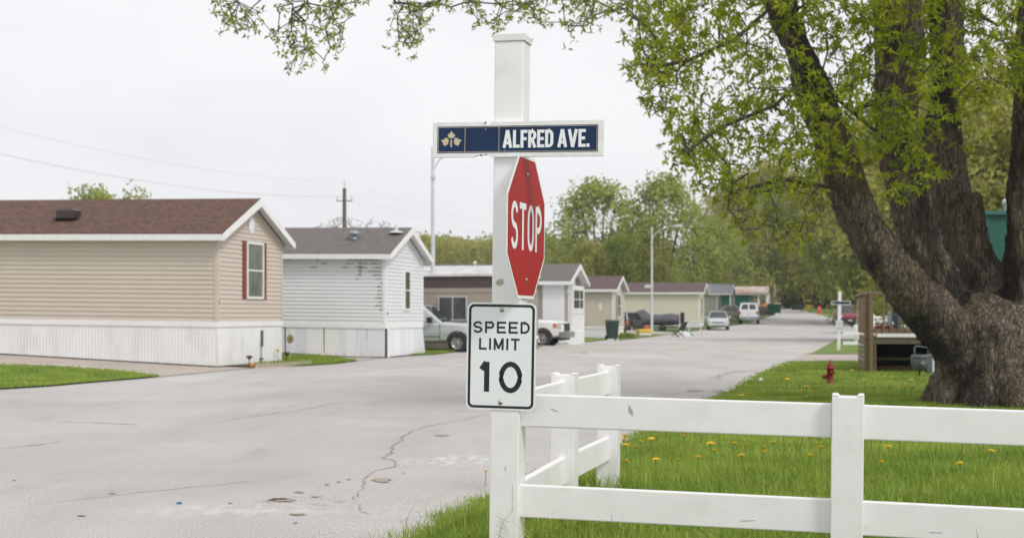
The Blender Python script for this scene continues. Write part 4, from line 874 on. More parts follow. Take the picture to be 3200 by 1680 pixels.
vpart(wt, 'headlight', clear_l, (2.40, 2.67, -.97, -.62, .86, 1.10)); vpart(wt, 'headlight', clear_l, (2.40, 2.67, .62, .97, .86, 1.10)); vpart(wt, 'indicator', orange_l, (2.28, 2.42, -.985, -.93, .88, 1.08)); vpart(wt, 'grille', blackp, (2.62, 2.76, -.6, .6, .72, 1.08)); vpart(wt, 'bumper', chrome, (2.55, 2.92, -.96, .96, .42, .70)); vpart(wt, 'air_dam', blackp, (2.45, 2.7, -.9, .9, .30, .42)); vpart(wt, 'side_mirror', blackp, (.5, .72, -1.25, -1.0, 1.22, 1.5)); vpart(wt, 'fog_lamp', blackp, (2.70, 2.93, -.7, -.55, .48, .60))
# silver SUV nose to camera
sb = [(-2.2, .4, .98, .84), (-2.1, .34, 1.02, .93), (0, .30, 1.03, .95), (1.1, .30, 1.05, .95), (1.6, .32, .98, .93), (2.05, .36, .88, .88), (2.2, .42, .74, .78)]
suv = vehicle('parked_car', 'silver parked car facing the camera beside the cream mobile home', 'car', (17.9, 125.2, T(17.9, 125) - .02), R(-97), silver, sb, (-2.0, 1.15, .88, 1.0, -1.7, .35, .66, 1.62),
    [('side_window', 'R', .3, .62, .12, .86, 0, 0), ('side_window', 'R', .66, .95, .12, .86, 0, 0), ('side_window', 'L', .22, .55, .12, .86, 0, 0), ('side_window', 'L', .59, .92, .12, .86, 0, 0), ('windshield', 'F', .05, .95, .06, .92, 0, 0), ('rear_window', 'B', .08, .92, .12, .88, 0, 0)], (-1.35, 1.38), .34)
for y0, y1 in ((-.86, -.55), (.55, .86)): vpart(suv, 'headlight', clear_l, (1.95, 2.18, y0, y1, .68, .84))
vpart(suv, 'grille', blackp, (2.12, 2.225, -.5, .5, .62, .70)); vpart(suv, 'bumper', silver, (2.05, 2.28, -.86, .86, .36, .60)); vpart(suv, 'air_intake', blackp, (2.1, 2.285, -.6, .6, .30, .40)); vpart(suv, 'licence_plate', plate_m, (2.27, 2.295, -.16, .16, .42, .52), bev=0)
for y0, y1 in ((-1.1, -.9), (.9, 1.1)): vpart(suv, 'side_mirror', silver, (.75, .9, y0, y1, 1.02, 1.2))
# white van, rear to camera
vb = [(-2.5, .45, 1.35, .84), (-2.4, .38, 1.38, .96), (0, .34, 1.38, .99), (1.5, .34, 1.32, .98), (2.2, .38, 1.1, .94), (2.5, .45, .9, .85)]
van = vehicle('van', 'white van seen from behind, parked in front of the dark green trailer', 'van', (23.9, 145, T(23.9, 145) - .02), R(79), white, vb, (-2.44, 1.7, .95, 1.33, -2.32, .9, .78, 2.08),
    [('rear_window', 'B', .10, .46, .14, .82, .02, 0), ('rear_window', 'B', .54, .90, .14, .82, 0, -.02), ('windshield', 'F', .06, .94, .1, .9, 0, 0), ('side_window', 'R', .05, .3, .15, .8, .02, 0), ('side_window', 'L', .05, .3, .15, .8, 0, 0)], (-1.6, 1.6), .37)
for y0, y1 in ((-.97, -.76), (.76, .97)): vpart(van, 'tail_light', red_l, (-2.56, -2.40, y0, y1, 1.0, 1.25))
vpart(van, 'bumper', flat('bumper_dull', (.22, .24, .27), .5), (-2.68, -2.45, -.95, .95, .48, .68)); vpart(van, 'licence_plate', plate_m, (-2.70, -2.67, -.17, .17, .53, .65), bev=0); vpart(van, 'door_seam', blackp, (-2.525, -2.515, -.008, .008, .7, 1.35), bev=0)
tan = mat('paint_beige', (.30, .26, .21), None, 1, .4, coat=.4)
cb = [(-2.3, .4, .86, .8), (-2.2, .32, .95, .88), (0, .28, .95, .9), (1.1, .28, .95, .9), (2.1, .34, .8, .86), (2.3, .42, .66, .76)]
def sedan(label, loc, yaw, paint, h=1.42): return vehicle('parked_car', label, 'car', loc, yaw, paint, cb, (-1.6, 1.2, .84, .93, -1.0, .3, .62, h),
    [('windshield', 'F', .05, .95, .06, .92, 0, 0), ('rear_window', 'B', .05, .95, .06, .92, 0, 0), ('side_window', 'R', .2, .52, .1, .85, 0, 0), ('side_window', 'R', .56, .85, .1, .85, 0, 0), ('side_window', 'L', .2, .52, .1, .85, 0, 0), ('side_window', 'L', .56, .85, .1, .85, 0, 0)], (-1.4, 1.4), .33)
tc_ = sedan('beige car mostly hidden behind the white van', (23.4, 156.5, T(23.4, 156.5) + .05), R(175), tan, 1.62)
jp = vehicle('parked_car', 'dark SUV parked past the beige home, only its tail corner showing', 'car', (9.55, 118.5, -.02), R(62), mat('paint_dark', (.02, .025, .035), None, 1, .3, coat=.6), sb, (-2.05, 1.15, .88, 1.0, -1.85, .35, .68, 1.68),
    [('rear_window', 'B', .08, .92, .12, .88, 0, 0), ('side_window', 'R', .3, .62, .12, .86, 0, 0), ('side_window', 'R', .66, .93, .12, .86, 0, 0), ('windshield', 'F', .05, .95, .06, .92, 0, 0)], (-1.35, 1.38), .37)
for y0, y1 in ((-.95, -.78), (.78, .95)): vpart(jp, 'tail_light', orange_l, (-2.26, -2.1, y0, y1, .72, .98))
vpart(jp, 'bumper', blackp, (-2.4, -2.15, -.9, .9, .36, .6))
mr_ = mat('paint_maroon', (.22, .03, .04), (.17, .025, .03), 1, .35, coat=.4)
mv = vehicle('parked_car', 'maroon minivan parked beyond the second white sign post', 'car', (26.1, 112, T(26, 112) + .55), R(-98), mr_, sb, (-2.0, 1.3, .88, 1.0, -1.85, .6, .70, 1.66),
    [('windshield', 'F', .05, .95, .06, .92, 0, 0), ('rear_window', 'B', .08, .92, .12, .88, 0, 0), ('side_window', 'L', .25, .6, .12, .86, 0, 0), ('side_window', 'R', .25, .6, .12, .86, 0, 0)], (-1.35, 1.38), .34)
vpart(mv, 'bumper', blackp, (2.1, 2.3, -.88, .88, .3, .58)); vpart(mv, 'headlight', clear_l, (1.98, 2.2, -.86, -.55, .66, .82)); vpart(mv, 'headlight', clear_l, (1.98, 2.2, .55, .86, .66, .82)); vpart(mv, 'licence_plate', plate_m, (2.29, 2.315, -.16, .16, .4, .5), bev=0)
# covered boat on a trailer
bt = empty('covered_boat', (11.9, 122.5, 0), R(172), 'boat under a grey tarpaulin on its trailer in front of the cream home', 'boat')
def tring(x, zb, zt, hw, pk): return [(x, -hw * .55, zb), (x, -hw, zb + .35 * (zt - zb)), (x, -hw * .96, zt), (x, -hw * .4, zt + pk * .7), (x, 0, zt + pk), (x, hw * .4, zt + pk * .7), (x, hw * .96, zt), (x, hw, zb + .35 * (zt - zb)), (x, hw * .55, zb)]
tp = loft([(-2.3, .62, 1.3, .95, .18), (-1.6, .55, 1.28, 1.05, .3), (-.6, .55, 1.2, 1.1, .28), (.2, .55, 1.15, 1.1, .38), (.7, .6, 1.2, 1.0, .75), (1.3, .65, 1.25, .85, .5), (1.8, .75, 1.3, .6, .15), (2.4, .95, 1.38, .3, .05)], tring).build('tarpaulin', mat('tarp_grey', (.11, .105, .125), (.075, .07, .085), 3, .7, bump=.6, bscale=6), bt); recalc(tp)
for p_ in tp.data.polygons: p_.use_smooth = True
mb = MB(); mb.tube([(-2.2, 0, .45), (3.4, 0, .42)], .05, 6); mb.tube([(-2.2, -.8, .5), (-2.2, .8, .5)], .05, 6); mb.tube([(1.8, -.3, .45), (1.8, -.3, 1.6)], .03, 6); mb.build('trailer_frame', M['dark'], bt)
for s_ in (-1, 1): MB().lathe([(.001, -.09), (.3, -.09), (.3, .09), (.001, .09)], 18, Matrix.Translation((-.9, s_ * 1.0, .3)) @ Matrix.Rotation(R(90), 4, 'X')).build('wheel', M['tyre'], bt)
MB().box(-2.75, -2.4, -.2, .2, .7, 1.65).build('outboard_motor', blackp, bt, .05)

# ------------------------------------------------------------------ yard things
def cart(loc, rz, body, lid, label, open_=False, s=1):
    r = empty('trash_cart', loc, rz, label, 'trash cart'); r.scale = (s,) * 3
    mb = MB(); mb.hexa([(-.24, -.27, .08), (.24, -.27, .08), (.24, .25, .08), (-.24, .25, .08), (-.31, -.34, .98), (.31, -.34, .98), (.31, .34, .98), (-.31, .34, .98)]); mb.build('bin_body', body, r, .04)
    mb = MB(); 
    if open_: mb.box(-.33, .33, .34, .40, .35, 1.02)
    else: mb.hexa([(-.34, -.38, .98), (.34, -.38, .98), (.34, .40, .98), (-.34, .40, .98), (-.28, -.30, 1.08), (.28, -.30, 1.08), (.28, .36, 1.1), (-.28, .36, 1.1)])
    mb.build('bin_lid', lid, r, .02)
    for s_ in (-1, 1): MB().lathe([(.001, -.03), (.13, -.03), (.13, .03), (.001, .03)], 16, Matrix.Translation((s_ * .27, .27, .13)) @ Matrix.Rotation(R(90), 4, 'Y')).build('wheel', M['tyre'], r)
    return r
gdk = flat('cart_green', (.018, .042, .032), .5); gtl = flat('cart_teal', (.01, .10, .07), .5)
q = G(1913, 1062); cart(q, R(12), gdk, gdk, 'dark green trash cart at the corner of the beige home', s=1.06)
cart(W(2430, 980, 165), 0, gtl, flat('lid_tan', (.62, .55, .40), .6), 'teal trash cart with tan lid at the road edge near the woods', s=1.15)
cart(W(2411, 982, 160), R(20), gtl, gtl, 'teal trash cart left of the one with a tan lid', s=1.1)
# rummage pile under orange tarp by the green trailer
def heap(name, loc, sx, sy, sz, m, label, cat, seed=0):
    bm = bmesh.new(); bmesh.ops.create_icosphere(bm, subdivisions=3, radius=1)
    for v in bm.verts:
        k = 1 + .28 * noise.noise(v.co * 2 + Vector((seed, 0, 0))); v.co = Vector((v.co.x * sx * k, v.co.y * sy * k, max(-.1, v.co.z) * sz * k))
    me = bpy.data.meshes.new(name); bm.to_mesh(me); bm.free(); o = link(name, me, m); o.location = loc; return tag(o, label, cat)
heap('tarp_pile', W(2394, 968, 172), 1.1, 1.2, .75, flat('tarp_orange', (.55, .20, .06), .7), 'low heap under an orange tarp right of the white van', 'pile', 1)
heap('junk_pile', W(2388, 981, 163), 1.2, 1.0, .9, mat('junk', (.05, .05, .05), (.16, .13, .11), 4, .8), 'dark heap of yard junk between the van and the teal carts', 'pile', 4)
# bush with daffodil leaves by the cart
q = G(1955, 1058)
def tuft(name, loc, n, h, r, m, label, cat):
    P = rng.normal(0, r, (n, 2)); a = rng.uniform(0, 6.28, n); V = np.zeros((n, 4, 3)); wd = .018 + r * .02
    hx = h * rng.uniform(.5, 1, n); lx = np.cos(a) * hx * .5; ly = np.sin(a) * hx * .5
    V[:, 0] = np.c_[P[:, 0] - wd, P[:, 1], P[:, 0] * 0]; V[:, 1] = np.c_[P[:, 0] + wd, P[:, 1], P[:, 0] * 0]; V[:, 2] = np.c_[P[:, 0] + wd + lx * .5, P[:, 1] + ly * .5, hx * .75]; V[:, 3] = np.c_[P[:, 0] + lx, P[:, 1] + ly, hx]
    o = raw(name, V.reshape(-1, 3), (np.arange(n) * 4)[:, None] + [0, 1, 2, 3], m); o.location = loc; return tag(o, label, cat)
tuft('leafy_plant', q, 260, .42, .22, M['lf_c'], 'clump of long green leaves right of the dark green trash cart', 'plant')
tuft('leafy_plant', G(1972, 1056), 160, .34, .2, M['lf_a'], 'smaller green clump further right of the trash cart clump', 'plant')
# small dark red planter/urn in front of the SUV
u = MB().lathe([(.001, 0), (.22, 0), (.2, .1), (.12, .3), (.26, .6), (.3, .95), (.22, 1.1), (.001, 1.1)], 14).build('garden_urn', flat('urn_red', (.13, .06, .055), .7)); u.location = G(1951, 1048); u.scale = (.9, .9, .75); tag(u, 'dull red garden urn by the corner of the beige home', 'urn')
# toy, chair, junk, sawhorse
ty = empty('toy_truck', G(2012, 1031), R(20), 'yellow and white toy on the ground beside the street lamp foot', 'toy'); MB().box(-.5, .5, -.3, .3, .25, .5).build('toy_body', flat('toy_yellow', (.75, .48, .06), .5), ty, .05); MB().box(-.45, .45, -.28, .28, .05, .25).build('toy_base', flat('toy_white', (.75, .74, .70), .5), ty, .04); MB().box(.05, .3, -.15, .15, .5, .75).build('toy_cab', flat('toy_red', (.6, .12, .08), .5), ty, .03)
ch = empty('lawn_chair', G(2118, 1029), R(30), 'folding lawn chair lying beside the cream home', 'chair')
mb = MB()
for s_ in (-.28, .28): mb.tube([(-.35, s_, 0), (.3, s_, .42), (.6, s_, 1.05)], .022, 5); mb.tube([(.35, s_, 0), (-.3, s_, .42)], .022, 5)
mb.build('frame', blackp, ch); MB().box(-.3, .3, -.27, .27, .41, .44).build('seat', blackp, ch); MB().hexa([(.3, -.27, .45), (.34, -.27, .45), (.34, .27, .45), (.3, .27, .45), (.55, -.27, 1.0), (.59, -.27, 1.0), (.59, .27, 1.0), (.55, .27, 1.0)]).build('backrest', blackp, ch)
heap('plastic_bag', G(2136, 1030), .42, .3, .38, flat('bag_white', (.7, .7, .7), .6), 'white plastic bag on the grass between lawn chair and sawhorse', 'bag', 7)
heap('plastic_bag', G(2152, 1031), .3, .3, .22, flat('bag_green', (.12, .35, .22), .6), 'green bag beside the white plastic bag', 'bag', 9)
sw = MB()
for s_ in (-.4, .4): sw.tube([(-.3, s_, 0), (0, s_, .75), (.3, s_, 0)], .03, 5)
sw.tube([(0, -.5, .75), (0, .5, .75)], .03, 5); o = sw.build('sawhorse', M['alu']); o.location = G(2172, 1031); o.rotation_euler = (0, 0, R(70)); tag(o, 'thin grey metal trestle at the corner of the cream home', 'trestle')
# edging, stakes, disc ornament by the tan home
ed = empty('garden_edging', G(880, 1143), 0, 'scalloped concrete edging in front of the tan home flower bed', 'garden edging'); eo = ed.location.copy()
em = mat('edging', (.66, .60, .48), (.30, .26, .20), 12, .9)
ep = [G(800 + (965 - 800) * k / 17, 1149.5 - 8.5 * (k / 17) ** 1.2) for k in range(18)]
for k, p in enumerate(ep):
    o = MB().lathe([(.001, -.09), (.04, -.08), (.046, 0), (.04, .11), (.022, .14), (.001, .145)], 12).build('edging_piece', em, ed); o.location = p - eo; o.rotation_euler = (0, R(18), 0)
for (u_, v_), lb in (((779, 1150), 'small bronze solar light stake at the corner skirting of the tan home'), ((896, 1135), 'black solar light stake behind the right end of the edging')):
    r = empty('solar_light', G(u_, v_), 0, lb, 'garden light'); mc = flat('bronze', (.09, .06, .04), .4, .4)
    MB().tube([(0, 0, 0), (0, 0, .27)], .014, 6).build('stake', mc, r); MB().lathe([(.03, .24), (.055, .28), (.10, .31), (.09, .335), (.001, .35)], 12).build('lamp_cap', mc, r)
pm = MB().lathe([(.001, 0), (.07, 0), (.09, .13), (.075, .14), (.001, .12)], 12).build('flower_pot', flat('pot_orange', (.55, .27, .07), .7)); pm.location = G(786, 1149); tag(pm, 'small orange pot at the foot of the bronze solar light', 'pot')
r = empty('garden_spinner', G(907, 1126), R(-5), 'black and gold disc ornament on a thin stake before the grey home', 'garden ornament')
MB().tube([(0, 0, 0), (0, 0, .58)], .008, 6).build('stake', M['alu'], r)
Mx = Matrix.Translation((0, 0, .68)) @ Matrix.Rotation(R(90), 4, 'X') @ Matrix.Diagonal((.85, 1.1, 1, 1))
dk = MB().lathe([(.001, 0), (.12, 0), (.12, .015), (.001, .015)], 20, Mx).build('disc', M['dark'], r); MB().lathe([(.085, .016), (.10, .02), (.10, .024), (.045, .024), (.04, .016)], 20, Mx).build('gold_ring', flat('ring_gold', (.5, .38, .18), .5), r)
fl = empty('plastic_flower', G(868, 1134), 0, 'yellow plastic flower on a thin stake at the right corner of the tan home', 'flower ornament'); MB().tube([(0, 0, 0), (0, 0, .36)], .006, 5).build('stake', M['twig'], fl); MB().ball((0, 0, .4), .055, 8).build('flower_head', flat('flower_yellow', (.75, .6, .12), .6), fl)
pm = MB().lathe([(.001, 0), (.04, 0), (.06, .09), (.001, .1)], 10).build('flower_pot', flat('pot_yellow', (.6, .45, .12), .7)); pm.location = G(838, 1147, .03); tag(pm, 'tiny yellow pot behind the middle of the edging', 'pot')

# ------------------------------------------------------------------ hydrant
q = G(2594, 1203); hy = empty('fire_hydrant', q, R(-8), 'dark red fire hydrant in the lawn before the wooden deck', 'fire hydrant'); hy.scale = (.66,) * 3
hm = mat('hydrant_red', (.30, .020, .016), (.20, .016, .013), 14, .5, bump=.2, bscale=40)
MB().lathe([(.001, -.05), (.13, -.05), (.13, .02), (.10, .03), (.10, .50), (.135, .505), (.135, .545), (.12, .55), (.115, .62), (.07, .70), (.03, .72), (.028, .80), (.001, .80)], 18).build('barrel', hm, hy)
for a, ln, rr_ in ((R(190), .25, .075), (R(10), .16, .05), (R(-80), .17, .055)):
    Mx = Matrix.Rotation(a, 4, 'Z') @ Matrix.Translation((0, 0, .42 if rr_ < .07 else .27)) @ Matrix.Rotation(R(90), 4, 'Y'); Mx = Matrix.Rotation(a, 4, 'Z') @ Matrix.Translation((0, 0, .40 if rr_ < .07 else .27)) @ Matrix.Rotation(R(90), 4, 'Y')
    MB().lathe([(rr_ * .8, .05), (rr_ * .8, ln * .55), (rr_ * 1.1, ln * .56), (rr_ * 1.1, ln * .8), (rr_ * .7, ln * .85), (rr_ * .4, ln * .9), (rr_ * .35, ln * 1.1), (.001, ln * 1.1)], 12, Mx).build('outlet', hm, hy)

# ------------------------------------------------------------------ wooden deck on the right
DY = 35.9
def dx(u, y=DY): return (u - 1600) * y / F
def dz(v, y=DY): return CH + (HZ - v) * y / F
X0 = dx(2716); X1 = X0 + 6.4; zt = dz(1050)
dk = empty('wooden_deck', (X0, DY, 0), R(-10.5), 'raised weathered wooden deck with railing, between hydrant and big tree', 'deck')
def db(nm, m, *a, bev=.006): 
    mb = MB()
    for q in a: mb.box(*q)
    return mb.build(nm, m, dk, bev)
db('rim_joist', M['wood2'], (0.0, 6.4, 0, .05, zt - .19, zt - .03)); db('rim_joist', M['wood'], (-.05, 0, -.02, 3.6, zt - .19, zt - .03))
db('deck_floor', M['wood2'], (-.06, 6.4, -.03, 3.6, zt - .03, zt))
for x in (.0, 2.6, 5.2): db('post', M['wood'], (x, x + .1, -.10, 0, -.1, dz(912) - .02)); db('post', M['wood'], (x + .12, x + .17, -.04, 0, -.1, zt - .19) if x == 0 else (x + .11, x + .16, -.04, .0, -.1, zt - .19))
db('post', M['wood'], (-.11, -.0, .0, .1, -.1, dz(912) - .02))
for k in range(7): db('side_plank', M['wood'], (-.08, -.055, .1 + .0, 3.6, -.05 + k * .12, .05 + k * .12))
zr_ = dz(912)
db('handrail', M['wood2'], (-.04, 6.4, -.08, .02, zr_ - .05, zr_ + .0)); db('handrail', M['wood2'], (-.12, -.02, .1, 3.6, zr_ - .05, zr_)); db('bottom_rail', M['wood'], (.1, 6.4, -.06, -.02, zt + .07, zt + .19))
for k in range(32):
    x = .33 + k * .185
    if abs(x - 2.6) > .12 and abs(x - 5.2) > .12: db('baluster', M['wood'], (x, x + .042, -.10, -.062, zt + .06, zr_ - .05), bev=0)
for k in range(14): db('baluster', M['wood'], (-.09, -.055, .3 + k * .24, .335 + k * .24, zt + .06, zr_ - .05), bev=0)
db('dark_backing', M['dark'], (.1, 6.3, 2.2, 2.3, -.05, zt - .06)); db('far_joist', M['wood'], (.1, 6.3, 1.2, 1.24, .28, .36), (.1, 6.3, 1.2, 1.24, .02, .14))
ws = MB().box(.18, 2.5, -.15, -.105, -.02, .07).build('white_board', M['trimw'], None, .004); ws.location = (X0, DY, zt); ws.rotation_euler = (0, 0, R(-10.5)); tag(ws, 'long white board lying along the front edge of the deck floor', 'board')
for i, u_ in enumerate((2752, 2779)):
    px = dx(u_, DY + .4); pt = empty('flower_pot', (px, DY + .5, zt), 0, ['red pot with white flowers on the deck behind the leftmost railing gap', 'red pot with white flowers on the deck, right one of two'][i], 'flower pot', 'pots on the deck')
    MB().lathe([(.001, 0), (.06, 0), (.085, .13), (.09, .15), (.07, .14), (.001, .14)], 12).build('pot', flat('pot_red', (.28, .05, .03), .7), pt)
    pt.scale = (1.5, 1.5, 1.75)
    mb = MB(); [mb.ball((random.uniform(-.07, .07), random.uniform(-.05, .05), .19 + random.uniform(-.02, .03)), .032, 6) for _ in range(9)]; mb.build('blossoms', flat('blossom_white', (.8, .8, .78), .7), pt)
o = MB().box(-.05, .05, -.04, .04, 0, .62).build('storage_box', flat('bluegrey', (.25, .36, .47), .5), None, .02); o.location = (dx(2795), DY + .45, zt); tag(o, 'narrow pale blue upright panel on the deck behind the railing', 'panel')
o = MB().box(-.11, .11, -.04, .04, 0, .55).build('storage_box', flat('navyblue', (.03, .05, .10), .5), None, .02); o.location = (dx(2818), DY + .5, zt); tag(o, 'dark blue panel on the deck beside the pale blue one', 'panel')
# gas meter and white tube by the big tree
q = G(2873, 1180); gm = empty('gas_meter', q, R(15), 'grey gas meter on its pipe in the lawn left of the big tree', 'gas meter'); gm.scale = (1.22,) * 3; gmm = mat('meter_grey', (.12, .145, .155), (.07, .085, .09), 8, .6)
MB().tube([(0, 0, -.05), (0, 0, .2)], .018, 8).build('pipe', M['dark'], gm); MB().lathe([(.001, .12), (.09, .15), (.14, .24), (.15, .34), (.14, .42), (.001, .44)], 14, Matrix.Diagonal((1.15, .8, 1, 1))).build('meter_body', gmm, gm)
MB().lathe([(.12, .36), (.155, .37), (.155, .42), (.12, .44)], 14, Matrix.Diagonal((1.1, .85, 1, 1))).build('flange', gmm, gm)
MB().tube([(-.10, 0, .44), (-.10, 0, .58), (-.06, 0, .60), (.18, 0, .57), (.18, 0, .4)], .016, 8).build('pipe', gmm, gm); MB().lathe([(.001, 0), (.05, 0), (.05, .03), (.001, .03)], 12, Matrix.Translation((-.02, -.13, .27)) @ Matrix.Rotation(R(90), 4, 'X')).build('dial', M['glass'], gm); MB().box(.12, .26, -.05, .05, .1, .44).build('regulator', gmm, gm, .02)
o = MB().hexa([(-.13, -.04, 0), (.14, -.04, -.14), (.14, .04, -.14), (-.13, .04, 0), (-.13, -.04, .42), (-.02, -.04, .44), (-.02, .04, .44), (-.13, .04, .42)]).build('white_cover', M['trimw'], None, .01); o.location = G(2925, 1175, .12); tag(o, 'white plastic cover leaning between gas meter and tree trunk', 'cover')
# second corner: more white fence behind, white barrel, boulders of the far corner
def small_fence(a, b, n, label, z=(.80, .42), H=.9):
    f = empty('rail_fence', a, 0, label, 'fence'); a, b = Vector(a), Vector(b); d = b - a
    for k in range(n + 1): p = d * (k / n); fpost(f, p.x, p.y, 0, H, 0)
    for zz in z:
        for k in range(n): frail(f, d * (k / n) + Vector((0, 0, zz)), d * ((k + 1) / n) + Vector((0, 0, zz)))
    return f
f2 = small_fence((13.1, 57.0, -.02), (19.6, 56.4, -.02), 3, 'white two rail fence running right from the second sign post'); bpy.data.objects.remove(f2.children[0])
f3 = small_fence((20.4, 84, -.05), (27, 82, -.05), 3, 'white two rail fence beside the farthest white sign post')
f4 = small_fence((24.6, 98, .5), (30, 99, .5), 3, 'white fence piece behind the farthest white sign post', (.85, .55, .25), 1.0)
bb = MB().lathe([(.001, 0), (.2, 0), (.22, .1), (.26, .95), (.20, 1.05), (.001, 1.06)], 16).build('white_barrel', M['trimw']); bb.location = (15.9, 66, .2); bb.scale = (1, 1, .75); tag(bb, 'white barrel shape standing behind the second fence, right of the second sign post', 'barrel')
# far yellow sign board, red post, dark bin
o = empty('yellow_board', W(2517, 968, 205), R(-5), 'square yellow board standing on short legs at the end of the road', 'board'); MB().box(-.75, .75, -.04, .04, .0, .72).build('panel', flat('board_yellow', (.72, .42, .02), .6), o); 
for s_ in (-.6, .6): MB().box(s_ - .04, s_ + .04, -.035, .035, -.6, .0).build('leg', M['dark'], o)
o = MB().hexa([(-.8, -.5, 0), (.8, -.5, 0), (.8, .5, 0), (-.8, .5, 0), (-.9, -.6, .75), (.9, -.6, .75), (.9, .6, .75), (-.9, .6, .75)]).build('dumpster', gdk, None, .05); o.location = W(2494, 968, 205); tag(o, 'dark green dumpster left of the yellow board', 'dumpster')
o = empty('orange_post', W(2560, 981, 170), 0, 'bright orange marker post on the far road verge', 'marker post'); MB().box(-.2, .2, -.1, .1, 0, .95).build('post', flat('marker_orange', (.75, .07, .03), .5), o, .03); MB().box(-.13, .13, -.12, -.1, .55, .75).build('label_plate', flat('marker_pink', (.75, .35, .3), .5), o)
# ------------------------------------------------------------------ trees
def grow(trunk, attr, seg=.5, sag=.10, jit=.06, r_tip=.006, expo=2.4, rmax=None, bias=0.0, fixed=None):
    """trunk: list of polylines of Vectors that already exist. returns nodes, parent, radius"""
    N = []; Pn = []
    for pl_ in trunk:
        prev = -1
        for i in range(len(pl_) - 1):
            a, b = np.array(pl_[i]), np.array(pl_[i + 1]); n = max(1, int(np.linalg.norm(b - a) / seg))
            for k in range(n + (1 if i == len(pl_) - 2 else 0)): N.append(a + (b - a) * k / n); Pn.append(prev); prev = len(N) - 1
    nt_ = len(N); arr = np.zeros((len(attr) * 40 + nt_ + 10, 3)); arr[:nt_] = N; cost = np.zeros(len(arr)); cnt = nt_; root = arr[0].copy()
    base = np.array(N); dmin = [np.min(np.linalg.norm(base - a, axis=1)) for a in attr]
    for ai in np.argsort(dmin):
        A = attr[ai]; dd_ = np.linalg.norm(arr[:cnt] - A, axis=1) + bias * cost[:cnt]; j = int(np.argmin(dd_)); p0 = arr[j]; L_ = np.linalg.norm(A - p0)
        n = max(1, int(L_ / seg)); prev = j
        for k in range(1, n + 1):
            t_ = k / n; q = p0 + (A - p0) * t_; q[2] += sag * L_ * math.sin(math.pi * t_)
            if k < n: q = q + rng.normal(0, jit * min(seg, 1) * .6, 3)
            if cnt >= len(arr): break
            arr[cnt] = q; cost[cnt] = cost[prev] + L_ / n; Pn.append(prev); prev = cnt; cnt += 1
    arr = arr[:cnt]; Pn = np.array(Pn[:cnt]); rad = np.zeros(cnt); acc = np.zeros(cnt)
    for i in range(cnt - 1, -1, -1):
        rad[i] = max(acc[i], r_tip ** expo); 
        if Pn[i] >= 0 and i >= nt_: acc[Pn[i]] += rad[i]
        elif Pn[i] >= 0: acc[Pn[i]] += rad[i]
    rad = rad ** (1 / expo)
    if rmax: rad = np.minimum(rad, rmax)
    return arr, Pn, rad, nt_
def frusta(arr, Pn, rad, skip=0, n=5, rmin=0):
    idx = np.array([i for i in range(len(arr)) if Pn[i] >= 0 and i >= skip and rad[i] >= rmin]); 
    if not len(idx): return np.zeros((0, 3)), np.zeros((0, 4), int)
    a, b = arr[Pn[idx]], arr[idx]; ra, rb = np.minimum(rad[Pn[idx]], rad[idx] * 1.4), rad[idx]; d = b - a; d /= np.linalg.norm(d, axis=1)[:, None] + 1e-9
    up = np.where(np.abs(d[:, 2:3]) < .9, [[0, 0, 1.]], [[1., 0, 0]]); u_ = np.cross(d, up); u_ /= np.linalg.norm(u_, axis=1)[:, None]; v_ = np.cross(d, u_)
    th = np.arange(n) * 2 * np.pi / n; c, s = np.cos(th)[None, :, None], np.sin(th)[None, :, None]
    o = u_[:, None] * c + v_[:, None] * s; V = np.concatenate([(a - d * ra[:, None] * .2)[:, None] + o * ra[:, None, None], (b)[:, None] + o * rb[:, None, None]], 1).reshape(-1, 3)
    base = (np.arange(len(idx)) * 2 * n)[:, None, None]; k = np.arange(n); q = np.stack([k, (k + 1) % n, (k + 1) % n + n, k + n], 1)[None]
    return V, (base + q).reshape(-1, 4)
def leaflets(C, D, L_, Wd):
    """pointed folded leaves: C base (n,3), D direction (n,3)"""
    n = len(C); D = D / (np.linalg.norm(D, axis=1)[:, None] + 1e-9); r_ = rng.normal(size=(n, 3)); S_ = np.cross(D, r_); S_ /= np.linalg.norm(S_, axis=1)[:, None]; Nn = np.cross(S_, D)
    L_ = (L_ * rng.uniform(.65, 1.25, n))[:, None]; Wd = (Wd * rng.uniform(.7, 1.25, n))[:, None]
    V = np.stack([C, C + D * L_ * .42 + S_ * Wd / 2 + Nn * Wd * .18, C + D * L_ - Nn * L_ * .12, C + D * L_ * .42 - S_ * Wd / 2 + Nn * Wd * .18], 1).reshape(-1, 3)
    b = (np.arange(n) * 4)[:, None]; return V, np.concatenate([b + [0, 1, 2], b + [0, 2, 3]])
def clusters(P, per, L_, Wd, spread, droop=.35):
    n = len(P); C = np.repeat(P, per, 0) + rng.normal(0, spread, (n * per, 3)); D = rng.normal(size=(n * per, 3)); D[:, 2] -= droop * 2; D = D / np.linalg.norm(D, axis=1)[:, None]
    return leaflets(C, D, L_, Wd)

